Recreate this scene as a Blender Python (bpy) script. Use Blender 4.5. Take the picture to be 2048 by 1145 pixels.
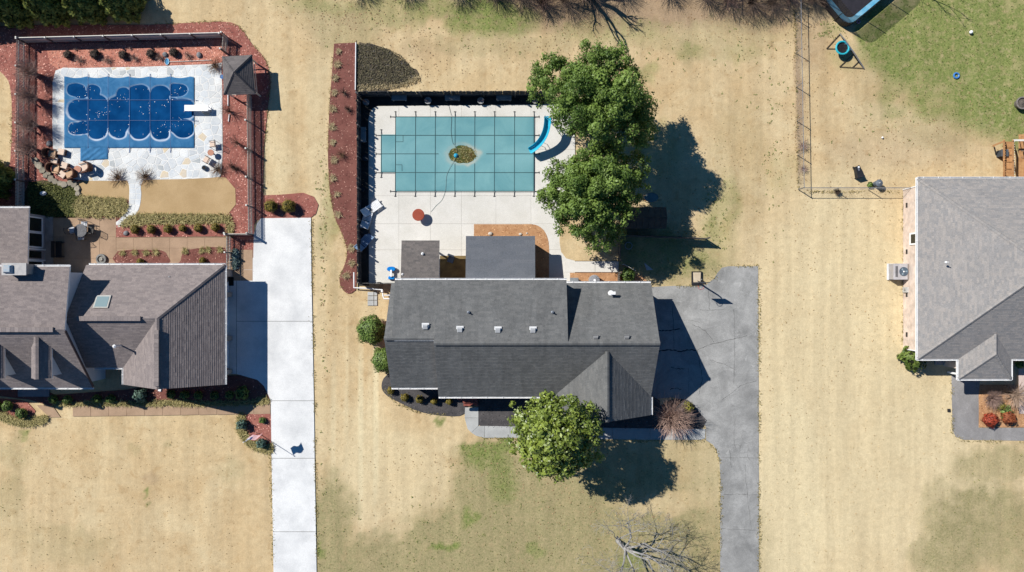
import bpy, math, random
import numpy as np
from mathutils import Vector, Matrix
R=random.Random(7); NR=np.random.default_rng(11)
sc=bpy.context.scene; COL=sc.collection
for o in list(bpy.data.objects): bpy.data.objects.remove(o)
# ------------------------------------------------------------------ camera, sky, sun, exposure
H=56.0; S=25.0                       # drone height (m), ground pixels per metre on the survey photo
cam=bpy.data.cameras.new('camera'); camo=bpy.data.objects.new('camera',cam); COL.objects.link(camo)
camo.location=(0,0,H); cam.sensor_fit='HORIZONTAL'; cam.sensor_width=36
cam.lens=36*H/(2048/S); cam.clip_end=2000; cam.clip_start=1; sc.camera=camo
SUNV=Vector((0.893,-0.568,-1.0)).normalized()      # direction the light travels
elev=math.asin(-SUNV.z); az=math.atan2(-SUNV.x,-SUNV.y)   # az clockwise from +Y
w=bpy.data.worlds.new('World'); sc.world=w; w.use_nodes=True
nt=w.node_tree; bg=nt.nodes['Background']; sk=nt.nodes.new('ShaderNodeTexSky')
sk.sky_type='NISHITA'; sk.sun_disc=False; sk.sun_elevation=elev; sk.sun_rotation=az
sk.air_density=0.6; sk.dust_density=0.1; sk.ozone_density=4.0
tn=nt.nodes.new('ShaderNodeMix'); tn.data_type='RGBA'; tn.blend_type='MULTIPLY'; tn.inputs[0].default_value=1; tn.inputs[7].default_value=(.54,1.2,1.5,1)
nt.links.new(sk.outputs[0],tn.inputs[6]); nt.links.new(tn.outputs[2],bg.inputs[0]); bg.inputs[1].default_value=0.05   # clear deep blue winter sky
sl=bpy.data.lights.new('sun','SUN'); sl.energy=4.6; sl.angle=math.radians(0.5); sl.color=(1.0,0.965,0.905)
so=bpy.data.objects.new('sun',sl); COL.objects.link(so); so.location=(-30,20,60)
so.rotation_euler=SUNV.to_track_quat('-Z','Y').to_euler()
sc.view_settings.view_transform='Standard'; sc.view_settings.look='None'
sc.view_settings.exposure=0.45; sc.view_settings.gamma=1; sc.view_settings.use_curve_mapping=False
# ------------------------------------------------------------------ survey helpers
def X(px): return (px-1024)/S
def Y(py): return (572.5-py)/S
def P(px,py,z=0.0):                  # map point seen at (px,py) that stands z metres high
    k=(H-z)/H; return Vector((X(px)*k,Y(py)*k,z))
def Q(gx,gy,z=0.0): return Vector((gx/S,-gy/S,z))    # plan coordinates in survey pixels from the centre
def lin(c): return tuple(((v/255)/12.92 if v<=10 else (((v/255)+.055)/1.055)**2.4) for v in c)
LM=1.36
def obs(r,g,b,k=1.0): return tuple(min(.85,v/LM*k) for v in lin((r,g,b)))
# ------------------------------------------------------------------ materials
def nodes(name):
    m=bpy.data.materials.new(name); m.use_nodes=True; n=m.node_tree
    return m,n,n.nodes['Principled BSDF']
def nd(n,t,**kw):
    x=n.nodes.new(t)
    for k,v in kw.items():
        if k in x.inputs: x.inputs[k].default_value=v
        else: setattr(x,k,v)
    return x
def mixc(n,a,b,f,mode='MIX'):
    x=n.nodes.new('ShaderNodeMix'); x.data_type='RGBA'; x.blend_type=mode
    for s,v in ((0,f),(6,a),(7,b)):
        if hasattr(v,'is_output'): n.links.new(v,x.inputs[s])
        else: x.inputs[s].default_value=v if s==0 else (*v,1) if len(v)==3 else v
    return x.outputs[2]
def ramp(n,src,a,b):
    x=n.nodes.new('ShaderNodeMapRange'); x.inputs[1].default_value=a; x.inputs[2].default_value=b
    n.links.new(src,x.inputs[0]); return x.outputs[0]
def noise(n,vec,scale,detail=4,rough=.6,dist=0):
    x=nd(n,'ShaderNodeTexNoise',Scale=scale,Detail=detail,Roughness=rough,Distortion=dist)
    n.links.new(vec,x.inputs['Vector']); return x.outputs[0]
def attr(n,name):
    x=n.nodes.new('ShaderNodeAttribute'); x.attribute_name=name; return x
def pos(n): return n.nodes.new('ShaderNodeNewGeometry').outputs['Position']
def objc(n): return n.nodes.new('ShaderNodeTexCoord').outputs['Object']
def bump(n,bs,h,dist,strength=.6):
    b=nd(n,'ShaderNodeBump',Strength=strength,Distance=dist); n.links.new(h,b.inputs['Height']); n.links.new(b.outputs[0],bs.inputs['Normal'])
def M(name,c1,c2=None,sc1=3.0,rough=.8,fine=0,bmp=0,spec=.3,metal=0,lo=.35,hi=.65,rnd=0):
    m,n,bs=nodes(name); bs.inputs['Roughness'].default_value=rough
    bs.inputs['Specular IOR Level'].default_value=spec; bs.inputs['Metallic'].default_value=metal
    v=pos(n); c2=c2 or tuple(x*.8 for x in c1)
    col=mixc(n,c1,c2,ramp(n,noise(n,v,sc1),lo,hi))
    if fine:
        f=noise(n,v,fine,2); col=mixc(n,col,mixc(n,(.84,.84,.84),(1.1,1.1,1.1),ramp(n,f,.3,.7)),1.0,'MULTIPLY')
        if bmp: bump(n,bs,f,bmp)
    if rnd:
        oi=n.nodes.new('ShaderNodeObjectInfo').outputs['Random']
        col=mixc(n,col,mixc(n,(1-rnd,)*3,(1+rnd,)*3,oi),1.0,'MULTIPLY')
    n.links.new(col,bs.inputs['Base Color']); return m
def tone_mat(name,base,var,rough=.9,big=.25,bigs=.35,hue=None,spec=.2,streak=False):   # tone = per-piece value stored on faces
    m,n,bs=nodes(name); bs.inputs['Roughness'].default_value=rough; bs.inputs['Specular IOR Level'].default_value=spec
    a=attr(n,'tone').outputs['Fac']; hue=hue or (base,base)
    col=mixc(n,hue[0],hue[1],a); lo=1-var; hi=1+var
    col=mixc(n,col,mixc(n,(lo,)*3,(hi,)*3,a),1.0,'MULTIPLY')
    v=pos(n); mp=n.nodes.new('ShaderNodeMapping'); mp.inputs['Scale'].default_value=(2.2,.5,1) if streak else (1,1,1); n.links.new(v,mp.inputs[0]); b=noise(n,mp.outputs[0],bigs,4,.65,1.0)
    col=mixc(n,col,mixc(n,(1-big,)*3,(1+big,)*3,ramp(n,b,.3,.7)),1.0,'MULTIPLY')
    f=noise(n,v,14,2,.7); col=mixc(n,col,mixc(n,(.82,)*3,(1.18,)*3,ramp(n,f,.3,.7)),1.0,'MULTIPLY')
    n.links.new(col,bs.inputs['Base Color']); return m
def brick_mat(name,c1,c2,mort,horizontal=False):
    m,n,bs=nodes(name); bs.inputs['Roughness'].default_value=.9
    tc=n.nodes.new('ShaderNodeTexCoord'); b=nd(n,'ShaderNodeTexBrick',Scale=1.0)
    b.inputs['Color1'].default_value=(*c1,1); b.inputs['Color2'].default_value=(*c2,1); b.inputs['Mortar'].default_value=(*mort,1)
    b.inputs['Mortar Size'].default_value=.006; b.inputs['Brick Width'].default_value=.22; b.inputs['Row Height'].default_value=.075
    n.links.new(tc.outputs['UV'],b.inputs['Vector'])
    col=mixc(n,b.outputs['Color'],mixc(n,(.75,)*3,(1.2,)*3,ramp(n,noise(n,pos(n),1.5),.3,.7)),1.0,'MULTIPLY')
    n.links.new(col,bs.inputs['Base Color']); bump(n,bs,b.outputs['Fac'],-.01,.5); return m
def leaf_mat(name,dark,light,rough=.55,spec=.4,trans=.25):
    m,n,bs=nodes(name); bs.inputs['Roughness'].default_value=rough; bs.inputs['Specular IOR Level'].default_value=spec
    a=attr(n,'tone').outputs['Fac']; col=mixc(n,dark,light,a); n.links.new(col,bs.inputs['Base Color'])
    if trans:
        t=nd(n,'ShaderNodeBsdfTranslucent'); n.links.new(col,t.inputs[0]); x=nd(n,'ShaderNodeMixShader'); x.inputs[0].default_value=trans
        n.links.new(bs.outputs[0],x.inputs[1]); n.links.new(t.outputs[0],x.inputs[2]); n.links.new(x.outputs[0],n.nodes['Material Output'].inputs[0])
    return m
# ------------------------------------------------------------------ mesh builder
class MB:
    def __init__(s): s.v=[]; s.f=[]; s.m=[]; s.t=[]; s.uv=None
    def add(s,vs,fs,mi=0,tone=.5):
        b=len(s.v); s.v+= [tuple(v) for v in vs]
        for f in fs: s.f.append(tuple(b+i for i in f)); s.m.append(mi); s.t.append(tone)
        return s
    def box(s,c,d,rz=0,mi=0,tone=.5,rot=None):
        M3=rot if rot is not None else Matrix.Rotation(rz,3,'Z'); c=Vector(c)
        vs=[c+M3@Vector((x*d[0]/2,y*d[1]/2,z*d[2]/2)) for z in(-1,1) for x,y in((-1,-1),(1,-1),(1,1),(-1,1))]
        return s.add(vs,[(3,2,1,0),(4,5,6,7),(0,1,5,4),(1,2,6,5),(2,3,7,6),(3,0,4,7)],mi,tone)
    def beam(s,a,b,w,h,mi=0,tone=.5):
        a=Vector(a);b=Vector(b); d=b-a; L=d.length; d.normalize()
        up=Vector((0,0,1)) if abs(d.z)<.97 else Vector((1,0,0)); sd=d.cross(up).normalized(); u=sd.cross(d)
        return s.box((a+b)/2,(L,w,h),mi=mi,tone=tone,rot=Matrix((d,sd,u)).transposed())
    def prism(s,poly,z0,z1,mi=0,tone=.5,ch=0):
        n=len(poly); A=sum(poly[i][0]*poly[(i+1)%n][1]-poly[(i+1)%n][0]*poly[i][1] for i in range(n))
        if A<0: poly=poly[::-1]
        rings=[[(p[0],p[1],z0) for p in poly]]
        if ch:
            cx=sum(p[0] for p in poly)/n; cy=sum(p[1] for p in poly)/n
            rings.append([(p[0],p[1],z1-ch) for p in poly]); q=[]
            for p in poly:
                d=Vector((cx-p[0],cy-p[1])); L=d.length or 1; q.append((p[0]+d.x/L*ch,p[1]+d.y/L*ch,z1))
            rings.append(q)
        else: rings.append([(p[0],p[1],z1) for p in poly])
        vs=[v for r in rings for v in r]; fs=[tuple(range((len(rings)-1)*n,len(rings)*n))]
        for k in range(len(rings)-1):
            fs+=[(k*n+i,k*n+(i+1)%n,(k+1)*n+(i+1)%n,(k+1)*n+i) for i in range(n)]
        return s.add(vs,fs,mi,tone)
    def tube(s,pts,rad,n=6,mi=0,tone=.5,cap=True):
        pts=[Vector(p) for p in pts]; N=len(pts)
        if not hasattr(rad,'__len__'): rad=[rad]*N
        vs=[]; 
        for i,p in enumerate(pts):
            d=(pts[min(i+1,N-1)]-pts[max(i-1,0)]); d=d.normalized() if d.length>1e-9 else Vector((0,0,1))
            up=Vector((0,0,1)) if abs(d.z)<.9 else Vector((1,0,0)); a=d.cross(up).normalized(); b=a.cross(d)
            vs+=[p+(a*math.cos(2*math.pi*j/n)+b*math.sin(2*math.pi*j/n))*rad[i] for j in range(n)]
        fs=[(i*n+j,i*n+(j+1)%n,(i+1)*n+(j+1)%n,(i+1)*n+j) for i in range(N-1) for j in range(n)]
        if cap: fs+=[tuple(range(n))[::-1],tuple(range((N-1)*n,N*n))]
        return s.add(vs,fs,mi,tone)
    def lathe(s,prof,n=16,c=(0,0,0),mi=0,tone=.5,sx=1,sy=1):
        vs=[(c[0]+r*sx*math.cos(2*math.pi*j/n),c[1]+r*sy*math.sin(2*math.pi*j/n),c[2]+z) for r,z in prof for j in range(n)]
        K=len(prof); fs=[(i*n+j,i*n+(j+1)%n,(i+1)*n+(j+1)%n,(i+1)*n+j) for i in range(K-1) for j in range(n)]
        if prof[-1][0]>1e-6: fs.append(tuple(range((K-1)*n,K*n)))
        return s.add(vs,fs,mi,tone)
    def build(s,name,mats,parent=None,world=False,smooth=False):
        me=bpy.data.meshes.new(name)
        vs=s.v
        if world and parent: off=wl(parent); vs=[(v[0]-off[0],v[1]-off[1],v[2]-off[2]) for v in vs]
        me.from_pydata(vs,[],s.f)
        for m in (mats if isinstance(mats,(list,tuple)) else [mats]): me.materials.append(m)
        me.polygons.foreach_set('material_index',s.m)
        if smooth: me.polygons.foreach_set('use_smooth',[True]*len(s.f))
        a=me.attributes.new('tone','FLOAT','FACE'); a.data.foreach_set('value',s.t)
        if s.uv: 
            l=me.uv_layers.new(name='UVMap'); l.data.foreach_set('uv',s.uv)
        me.validate(); me.update()
        return link(name,me,parent)
def wl(o):
    v=Vector((0,0,0))
    while o: v+=o.location; o=o.parent
    return v
def link(name,me,parent=None):
    o=bpy.data.objects.new(name,me); COL.objects.link(o)
    if parent: o.parent=parent
    return o
def tag(o,label,cat,group=None):
    o['label']=label; o['category']=cat
    if group: o['group']=group
    return o
def thing(name,label,cat,loc=(0,0,0),rz=0,group=None):
    o=link(name,None); o.location=loc; o.rotation_euler=(0,0,rz); return tag(o,label,cat,group)
def struct(o,kind='structure'): o['kind']=kind; return o
def copy_tree(o,parent=None):
    c=o.copy(); COL.objects.link(c)
    if parent: c.parent=parent
    for ch in list(o.children): copy_tree(ch,c)
    return c
def dup(o,loc,rz,label,scale=1):
    c=copy_tree(o); c.location=loc; c.rotation_euler=(0,0,rz); c.scale=(scale,)*3; c['label']=label; return c
def mesh_np(name,V,F,mat,parent=None,tone=None,smooth=False,dom='FACE'):
    me=bpy.data.meshes.new(name); V=np.asarray(V,dtype=np.float32); F=np.asarray(F,dtype=np.int32); k=F.shape[1]
    me.vertices.add(len(V)); me.vertices.foreach_set('co',V.ravel())
    me.loops.add(F.size); me.loops.foreach_set('vertex_index',F.ravel())
    me.polygons.add(len(F)); me.polygons.foreach_set('loop_start',np.arange(0,F.size,k,dtype=np.int32))
    try: me.polygons.foreach_set('loop_total',np.full(len(F),k,dtype=np.int32))
    except Exception: pass
    if smooth: me.polygons.foreach_set('use_smooth',np.ones(len(F),dtype=bool))
    me.materials.append(mat); me.update(calc_edges=True)
    if tone is not None:
        a=me.attributes.new('tone','FLOAT',dom); a.data.foreach_set('value',np.asarray(tone,dtype=np.float32))
    return link(name,me,parent)
# ------------------------------------------------------------------ polygons
def clip(poly,nx,ny,d):              # keep nx*x+ny*y<=d
    out=[]; n=len(poly)
    for i in range(n):
        a=poly[i]; b=poly[(i+1)%n]; da=nx*a[0]+ny*a[1]-d; db=nx*b[0]+ny*b[1]-d
        if da<=0: out.append(a)
        if (da<0<db) or (db<0<da):
            t=da/(da-db); out.append((a[0]+t*(b[0]-a[0]),a[1]+t*(b[1]-a[1])))
    return out
def area(p): return .5*sum(p[i][0]*p[(i+1)%len(p)][1]-p[(i+1)%len(p)][0]*p[i][1] for i in range(len(p)))
def clipto(poly,conv):
    if area(conv)<0: conv=conv[::-1]
    for i in range(len(conv)):
        a=conv[i]; b=conv[(i+1)%len(conv)]; nx,ny=b[1]-a[1],-(b[0]-a[0])
        poly=clip(poly,nx,ny,nx*a[0]+ny*a[1])
        if len(poly)<3: return []
    return poly
def inpoly(x,y,p):
    c=False; j=len(p)-1
    for i in range(len(p)):
        if (p[i][1]>y)!=(p[j][1]>y) and x<(p[j][0]-p[i][0])*(y-p[i][1])/(p[j][1]-p[i][1])+p[i][0]: c=not c
        j=i
    return c
def smooth(poly,k=4,closed=True):
    n=len(poly); out=[]; rng=range(n) if closed else range(n-1)
    for i in rng:
        g=lambda j: Vector(poly[j%n] if closed else poly[max(0,min(n-1,j))])
        p0,p1,p2,p3=g(i-1),g(i),g(i+1),g(i+2)
        for t in range(k):
            t/=k; out.append(tuple(.5*((2*p1)+(p2-p0)*t+(2*p0-5*p1+4*p2-p3)*t*t+(3*p1-p0-3*p2+p3)*t**3)))
    if not closed: out.append(tuple(poly[-1]))
    return out
def wp(poly): return [(X(a),Y(b)) for a,b in poly]
def inset(poly,g):
    if area(poly)<0: poly=poly[::-1]
    q=poly
    for i in range(len(poly)):
        a=poly[i]; b=poly[(i+1)%len(poly)]; nx,ny=b[1]-a[1],-(b[0]-a[0]); L=math.hypot(nx,ny)
        if L<1e-6: continue
        nx/=L; ny/=L; q=clip(q,nx,ny,nx*a[0]+ny*a[1]-g)
        if len(q)<3: return []
    return q
def voronoi(pts,conv):
    out=[]
    for i,(x,y) in enumerate(pts):
        cell=list(conv); nb=sorted((((u-x)**2+(v-y)**2),u,v) for j,(u,v) in enumerate(pts) if j!=i)[:16]
        for _,u,v in nb:
            nx,ny=u-x,v-y; cell=clip(cell,nx,ny,nx*(x+u)/2+ny*(y+v)/2)
            if len(cell)<3: break
        if len(cell)>=3: out.append(cell)
    return out
def sheet(name,poly,z,mat,parent=None,z0=-.03):
    return MB().prism(wp(poly),z0,z).build(name,mat,parent,world=True)
def seglen(pts): return sum((Vector(pts[i+1])-Vector(pts[i])).length for i in range(len(pts)-1))
def resample(pts,step):
    pts=[Vector(p) for p in pts]; out=[pts[0]]; acc=0
    for a,b in zip(pts,pts[1:]):
        L=(b-a).length; t=step-acc
        while t<=L: out.append(a+(b-a)*(t/L)); t+=step
        acc=(acc+L)%step
    return out
ORD=['first','second','third','fourth','fifth','sixth','seventh','eighth','ninth','tenth','eleventh','twelfth']
# ------------------------------------------------------------------ value noise for maps
def vnoise(x,y,s,seed):
    g=np.random.default_rng(seed).random((256,256)); x=x/s+1000; y=y/s+1000
    xi=np.floor(x).astype(int); yi=np.floor(y).astype(int); u=x-xi; v=y-yi; u=u*u*(3-2*u); v=v*v*(3-2*v)
    G=lambda a,b: g[a%256,b%256]
    return (G(xi,yi)*(1-u)+G(xi+1,yi)*u)*(1-v)+(G(xi,yi+1)*(1-u)+G(xi+1,yi+1)*u)*v
def fbm(x,y,s,seed): return sum(vnoise(x,y,s/2**k,seed+k)/2**(k+1) for k in range(4))/.9375
# ------------------------------------------------------------------ ground sheet with grass cover maps
def blobs(x,y,L):                    # x,y in survey pixels
    r=np.zeros_like(x)
    for cx,cy,rx,ry,a in L:
        d=((x-cx)/rx)**2+((y-cy)/ry)**2; g=np.clip(1.45-d,0,1)*abs(a)
        r=np.maximum(r,g) if a>0 else r*(1-np.clip(1.45-d,0,1)*-a)
    return r
LUSH=[(1930,70,190,115,.95),(2020,190,140,85,.95),(1810,95,75,85,.95),(2050,265,50,40,.8),(1755,60,45,60,.8),(1870,190,60,50,.75),(1690,112,30,30,.25),
 (985,35,85,38,.85),(870,15,80,25,.55),(1210,60,120,25,.3),(1010,892,24,14,1.0),(975,915,45,20,.8),(1005,965,30,45,.6),(950,900,26,10,.8),(930,1040,16,20,.7),(885,1095,26,12,.9),(1075,1105,18,14,.5),
 (1440,430,34,80,.35),(1430,460,20,30,.5),(1330,505,110,45,.45),(1300,300,60,60,.25),(1380,105,30,14,.35),(1290,150,24,18,.35),(672,430,18,60,.35),(652,400,14,90,.3),(1655,58,22,18,.35),
 (880,838,16,8,.9),(650,1100,10,8,.9),(1480,110,50,16,.25),(690,8,120,22,.35),(790,30,60,30,.3),(1270,1125,30,20,.6),(300,1012,4,5,.8),(292,990,5,4,.7),
 (150,430,90,28,.5),(60,870,14,8,.6),(1560,350,30,40,.15),(1770,190,25,30,.45),(1790,230,30,18,.4)]
OLIVE=[(1090,1010,240,120,.6),(900,1010,80,60,.5),(1240,1000,120,90,.45),(1170,1090,330,170,.95),(1010,990,130,110,.9),(660,1080,52,130,.9),(760,1130,170,60,.9),(950,1090,160,90,.9),(1190,960,170,100,.55),(1370,950,90,90,.45),(1330,1070,160,80,.5),(1320,1010,95,30,-.7),(795,930,105,120,-.9),
 (1960,1050,120,80,.8),(1890,1110,80,50,.8),(1990,930,90,40,.6),(1880,1000,40,50,.4),(2040,1100,80,60,.7),(40,910,40,34,.3),(18,990,30,50,.35),(140,1090,80,40,.28),(40,1070,50,40,.2),(470,945,24,22,.25),(270,895,12,14,.3),(342,897,11,11,.3),
 (690,60,70,50,.5),(720,25,150,30,.45),(1000,90,160,22,.35),(1340,85,120,22,.4),(1470,70,120,30,.35),(1390,100,40,30,.4),(1160,85,130,18,.3),
 (1470,330,60,140,.18),(1360,540,110,30,.7),(1340,520,120,60,.6),(1250,690,1,1,.1),(730,900,1,1,.1),(1760,170,70,110,.25),(1900,262,100,40,.35),(650,480,18,160,.25),(1550,600,1,1,.1)]
DIRT=[(1545,20,60,40,.6),(1620,60,40,80,.35),(1592,180,8,170,.7),(1250,440,50,40,.6),(1200,20,330,45,.8),(1500,20,100,45,.8),(1800,300,150,40,.25),(700,35,30,25,.35),(860,100,60,20,.2),(300,960,20,12,.3)]
PALE=[(1720,800,300,420,.6),(1650,500,120,160,.5),(1580,1000,80,300,.8),(545,300,35,180,.35),(640,250,30,190,.35),(780,950,110,110,.5),(1400,860,1,1,.1),(640,640,14,300,.3)]
def cover(x,y):
    n=fbm(x,y,60,5); n2=fbm(x,y,16,9); j=(n-.5)*60
    lu=blobs(x+j,y+(n2-.5)*40,LUSH); ol=blobs(x+j*1.2,y+(n2-.5)*50,OLIVE); di=blobs(x+j*.6,y+(n2-.5)*20,DIRT); pa=np.maximum(blobs(x+(n2-.5)*14,y+j,PALE),blobs(x+(n2-.5)*3,y+j,[(667,880,5,170,.5),(693,850,4,200,.5),(721,880,6,190,.95),(751,860,6,210,.9),(738,880,4,150,.4)]))
    lu=np.clip(lu*(.6+1.1*n2),0,1); ol=np.clip(ol*(.7+.8*n2),0,1); return lu,ol,di,pa
gx=np.concatenate([[-600,-200,-90,-60],np.arange(-44,44.01,.2),[60,90,200,600]]); gy=np.concatenate([[-600,-200,-90,-50],np.arange(-26,26.01,.2),[50,90,200,600]])
GX,GY=np.meshgrid(gx,gy); px,py=GX*S+1024,572.5-GY*S
lu,ol,di,pa=cover(px,py)
nx,ny=len(gx),len(gy); idx=np.arange(nx*ny).reshape(ny,nx)
F=np.stack([idx[:-1,:-1],idx[:-1,1:],idx[1:,1:],idx[1:,:-1]],-1).reshape(-1,4)
gz=(fbm(px,py,120,21)-.5)*.04*np.clip(1,0,1); gz=np.where((abs(GX)<44)&(abs(GY)<26),gz-.02,-.02)
m,n,bs=nodes('dormant_lawn'); bs.inputs['Roughness'].default_value=.95; bs.inputs['Specular IOR Level'].default_value=.1
v=pos(n)
tan=mixc(n,obs(210,182,138),obs(226,204,162),ramp(n,noise(n,v,.22,5,.65,.6),.33,.66))
tan=mixc(n,tan,obs(194,163,119),ramp(n,noise(n,v,.9,5,.7,.4),.54,.78))
tan=mixc(n,tan,obs(235,218,177),attr(n,'pale').outputs['Fac'])
tan=mixc(n,tan,obs(168,142,116),attr(n,'dirt').outputs['Fac'])
fine=noise(n,v,7,3,.75); gr=noise(n,v,2.2,5,.7)
oa=n.nodes.new('ShaderNodeMath'); oa.operation='MULTIPLY'; n.links.new(attr(n,'olive').outputs['Fac'],oa.inputs[0]); n.links.new(ramp(n,gr,.04,.5),oa.inputs[1])
col=mixc(n,tan,mixc(n,obs(150,145,103),obs(182,167,125),ramp(n,fine,.35,.65)),oa.outputs[0])
la=n.nodes.new('ShaderNodeMath'); la.operation='MULTIPLY'; n.links.new(attr(n,'lush').outputs['Fac'],la.inputs[0]); n.links.new(ramp(n,gr,.15,.5),la.inputs[1])
col=mixc(n,col,mixc(n,obs(104,124,62),obs(160,162,100),ramp(n,fine,.3,.7)),la.outputs[0])
# sparse dark weeds and grain
sp=ramp(n,noise(n,v,5.5,3,.8),.72,.8); col=mixc(n,col,obs(150,132,82),mixc(n,(0,0,0),(.55,.55,.55),sp))
grain=noise(n,v,26,2,.7); col=mixc(n,col,mixc(n,(.82,)*3,(1.16,)*3,ramp(n,grain,.3,.7)),1.0,'MULTIPLY')
st=mixc(n,(.86,)*3,(1.1,)*3,ramp(n,noise(n,v,2.2,6,.75,.5),.3,.7)); col=mixc(n,col,st,1.0,'MULTIPLY')
mpp=n.nodes.new('ShaderNodeMapping'); mpp.inputs['Scale'].default_value=(1.1,.07,1); n.links.new(v,mpp.inputs[0]); col=mixc(n,col,mixc(n,(.91,)*3,(1.07,)*3,ramp(n,noise(n,mpp.outputs[0],1.0,3,.6,.3),.35,.65)),1.0,'MULTIPLY')
n.links.new(col,bs.inputs['Base Color']); bump(n,bs,fine,.03,.5); LAWN=m
g=mesh_np('lawn',np.stack([GX,GY,gz],-1).reshape(-1,3),F,LAWN,smooth=True); struct(g)
for nm,a in (('lush',lu),('olive',ol),('dirt',di),('pale',pa)):
    at=g.data.attributes.new(nm,'FLOAT','POINT'); at.data.foreach_set('value',a.astype(np.float32).ravel())
# ------------------------------------------------------------------ shared surface materials
CONC=M('bleached_concrete',obs(248,248,246),obs(216,217,217),.5,.85,30,.004,lo=.4,hi=.75,rnd=.03)
PATIO=M('pool_deck_concrete',obs(240,236,228),obs(226,222,212),.5,.85,30,.004,rnd=.025)
TANC=M('tan_exposed_concrete',obs(192,162,134),obs(174,146,120),.8,.9,24,.006,rnd=.04)
GREYC=M('grey_concrete',obs(200,201,198),obs(178,179,177),.7,.9,24,.004,rnd=.05)
PINKC=M('pinkish_concrete',obs(232,212,202),obs(220,198,190),.8,.9,24)
JOINT=M('joint_sand',obs(150,128,104),None,3,.95)
MORT=M('flagstone_mortar',obs(255,253,248),obs(244,242,236),1.2,.95,20)
WHITE=M('white_painted_metal',(.8,.8,.8),(.72,.72,.72),2,.4)
WVINYL=M('white_vinyl_siding',(.62,.64,.68),(.55,.57,.6),1,.5)
BLACKM=M('black_metal',(.02,.02,.022),(.03,.03,.03),4,.45)
STEEL=M('galvanised_steel',(.42,.43,.45),(.34,.35,.37),5,.4,metal=.7)
GLASS,_n,_b=nodes('dark_window_glass'); _b.inputs['Base Color'].default_value=(.012,.016,.014,1); _b.inputs['Roughness'].default_value=.06
DARKW=M('weathered_fence_wood',(.062,.062,.066),(.11,.108,.105),6,.9,30,.003,rnd=.35)
PAINTW=M('taupe_painted_wood',obs(240,224,208),obs(226,212,198),4,.7,rnd=.1)
PALEW=M('pale_cap_paint',(.66,.64,.58),(.6,.58,.52),4,.6)
RAWW=M('raw_deck_wood',obs(206,158,108),obs(180,130,86),5,.85,rnd=.15)
REDB=brick_mat('red_brick',(.24,.09,.068),(.31,.13,.095),(.32,.28,.25))
CREAMB=brick_mat('cream_pink_brick',obs(228,206,188),obs(238,220,204),obs(232,212,200))
def asphalt(name,c1,c2,crack):
    m,n,bs=nodes(name); bs.inputs['Roughness'].default_value=.9; bs.inputs['Specular IOR Level'].default_value=.2; v=pos(n)
    col=mixc(n,c1,c2,ramp(n,noise(n,v,.5,7,.72,.8),.3,.68))
    col=mixc(n,col,tuple(x*1.18 for x in c1),ramp(n,noise(n,v,1.1,5,.7,1),.58,.78))
    col=mixc(n,col,mixc(n,(.78,)*3,(1.08,)*3,ramp(n,noise(n,v,.16,5,.75,1.2),.35,.6)),1.0,'MULTIPLY'); col=mixc(n,col,mixc(n,(.76,)*3,(1.22,)*3,ramp(n,noise(n,v,24,3,.7),.3,.7)),1.0,'MULTIPLY')
    wv=nd(n,'ShaderNodeVectorMath',operation='ADD'); d=nd(n,'ShaderNodeTexNoise',Scale=1.2,Detail=5); n.links.new(v,d.inputs['Vector'])
    n.links.new(v,wv.inputs[0]); n.links.new(d.outputs['Color'],wv.inputs[1])
    vo=nd(n,'ShaderNodeTexVoronoi',Scale=.42); vo.feature='DISTANCE_TO_EDGE'; n.links.new(wv.outputs[0],vo.inputs['Vector'])
    e=n.nodes.new('ShaderNodeMapRange'); e.inputs[1].default_value=0; e.inputs[2].default_value=.012; e.inputs[3].default_value=1; e.inputs[4].default_value=0; n.links.new(vo.outputs['Distance'],e.inputs[0])
    k=n.nodes.new('ShaderNodeMath'); k.operation='MULTIPLY'; n.links.new(e.outputs[0],k.inputs[0]); n.links.new(ramp(n,noise(n,v,.3,3),.56,.7),k.inputs[1])
    col=mixc(n,col,mixc(n,(0,0,0),tuple(x*.45 for x in c1),1.0),k.outputs[0]); n.links.new(col,bs.inputs['Base Color']); return m
ASPH=asphalt('faded_asphalt',obs(182,181,178),obs(144,144,142),1)
ASPH2=asphalt('walk_asphalt',obs(170,167,165),obs(154,151,150),.5)
BARK={k:tone_mat('bark_'+k,c,.5,hue=h) for k,c,h in (('bright',None,(obs(190,116,96),obs(236,186,164))),('red',None,(obs(164,104,94),obs(222,168,152))),('dark',None,(obs(126,80,70),obs(190,146,130))),('orange',None,(obs(190,134,88),obs(232,188,142))),('black',None,(obs(62,60,62),obs(120,116,116))))}
SOIL={'bright':M('bright_mulch_bed',obs(214,146,124),obs(196,124,106),1.2,.95,22,.01),'red':M('red_mulch_bed',obs(178,116,102),obs(154,92,82),1.2,.95,22,.01),'dark':M('dark_mulch_bed',obs(142,92,82),obs(124,76,68),1.0,.95,22,.01),
 'orange':M('orange_mulch_bed',obs(208,162,120),obs(186,138,98),1.5,.95,22,.01),'black':M('black_gravel_bed',obs(96,92,92),obs(76,74,75),1.5,.95,26,.008)}
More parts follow.
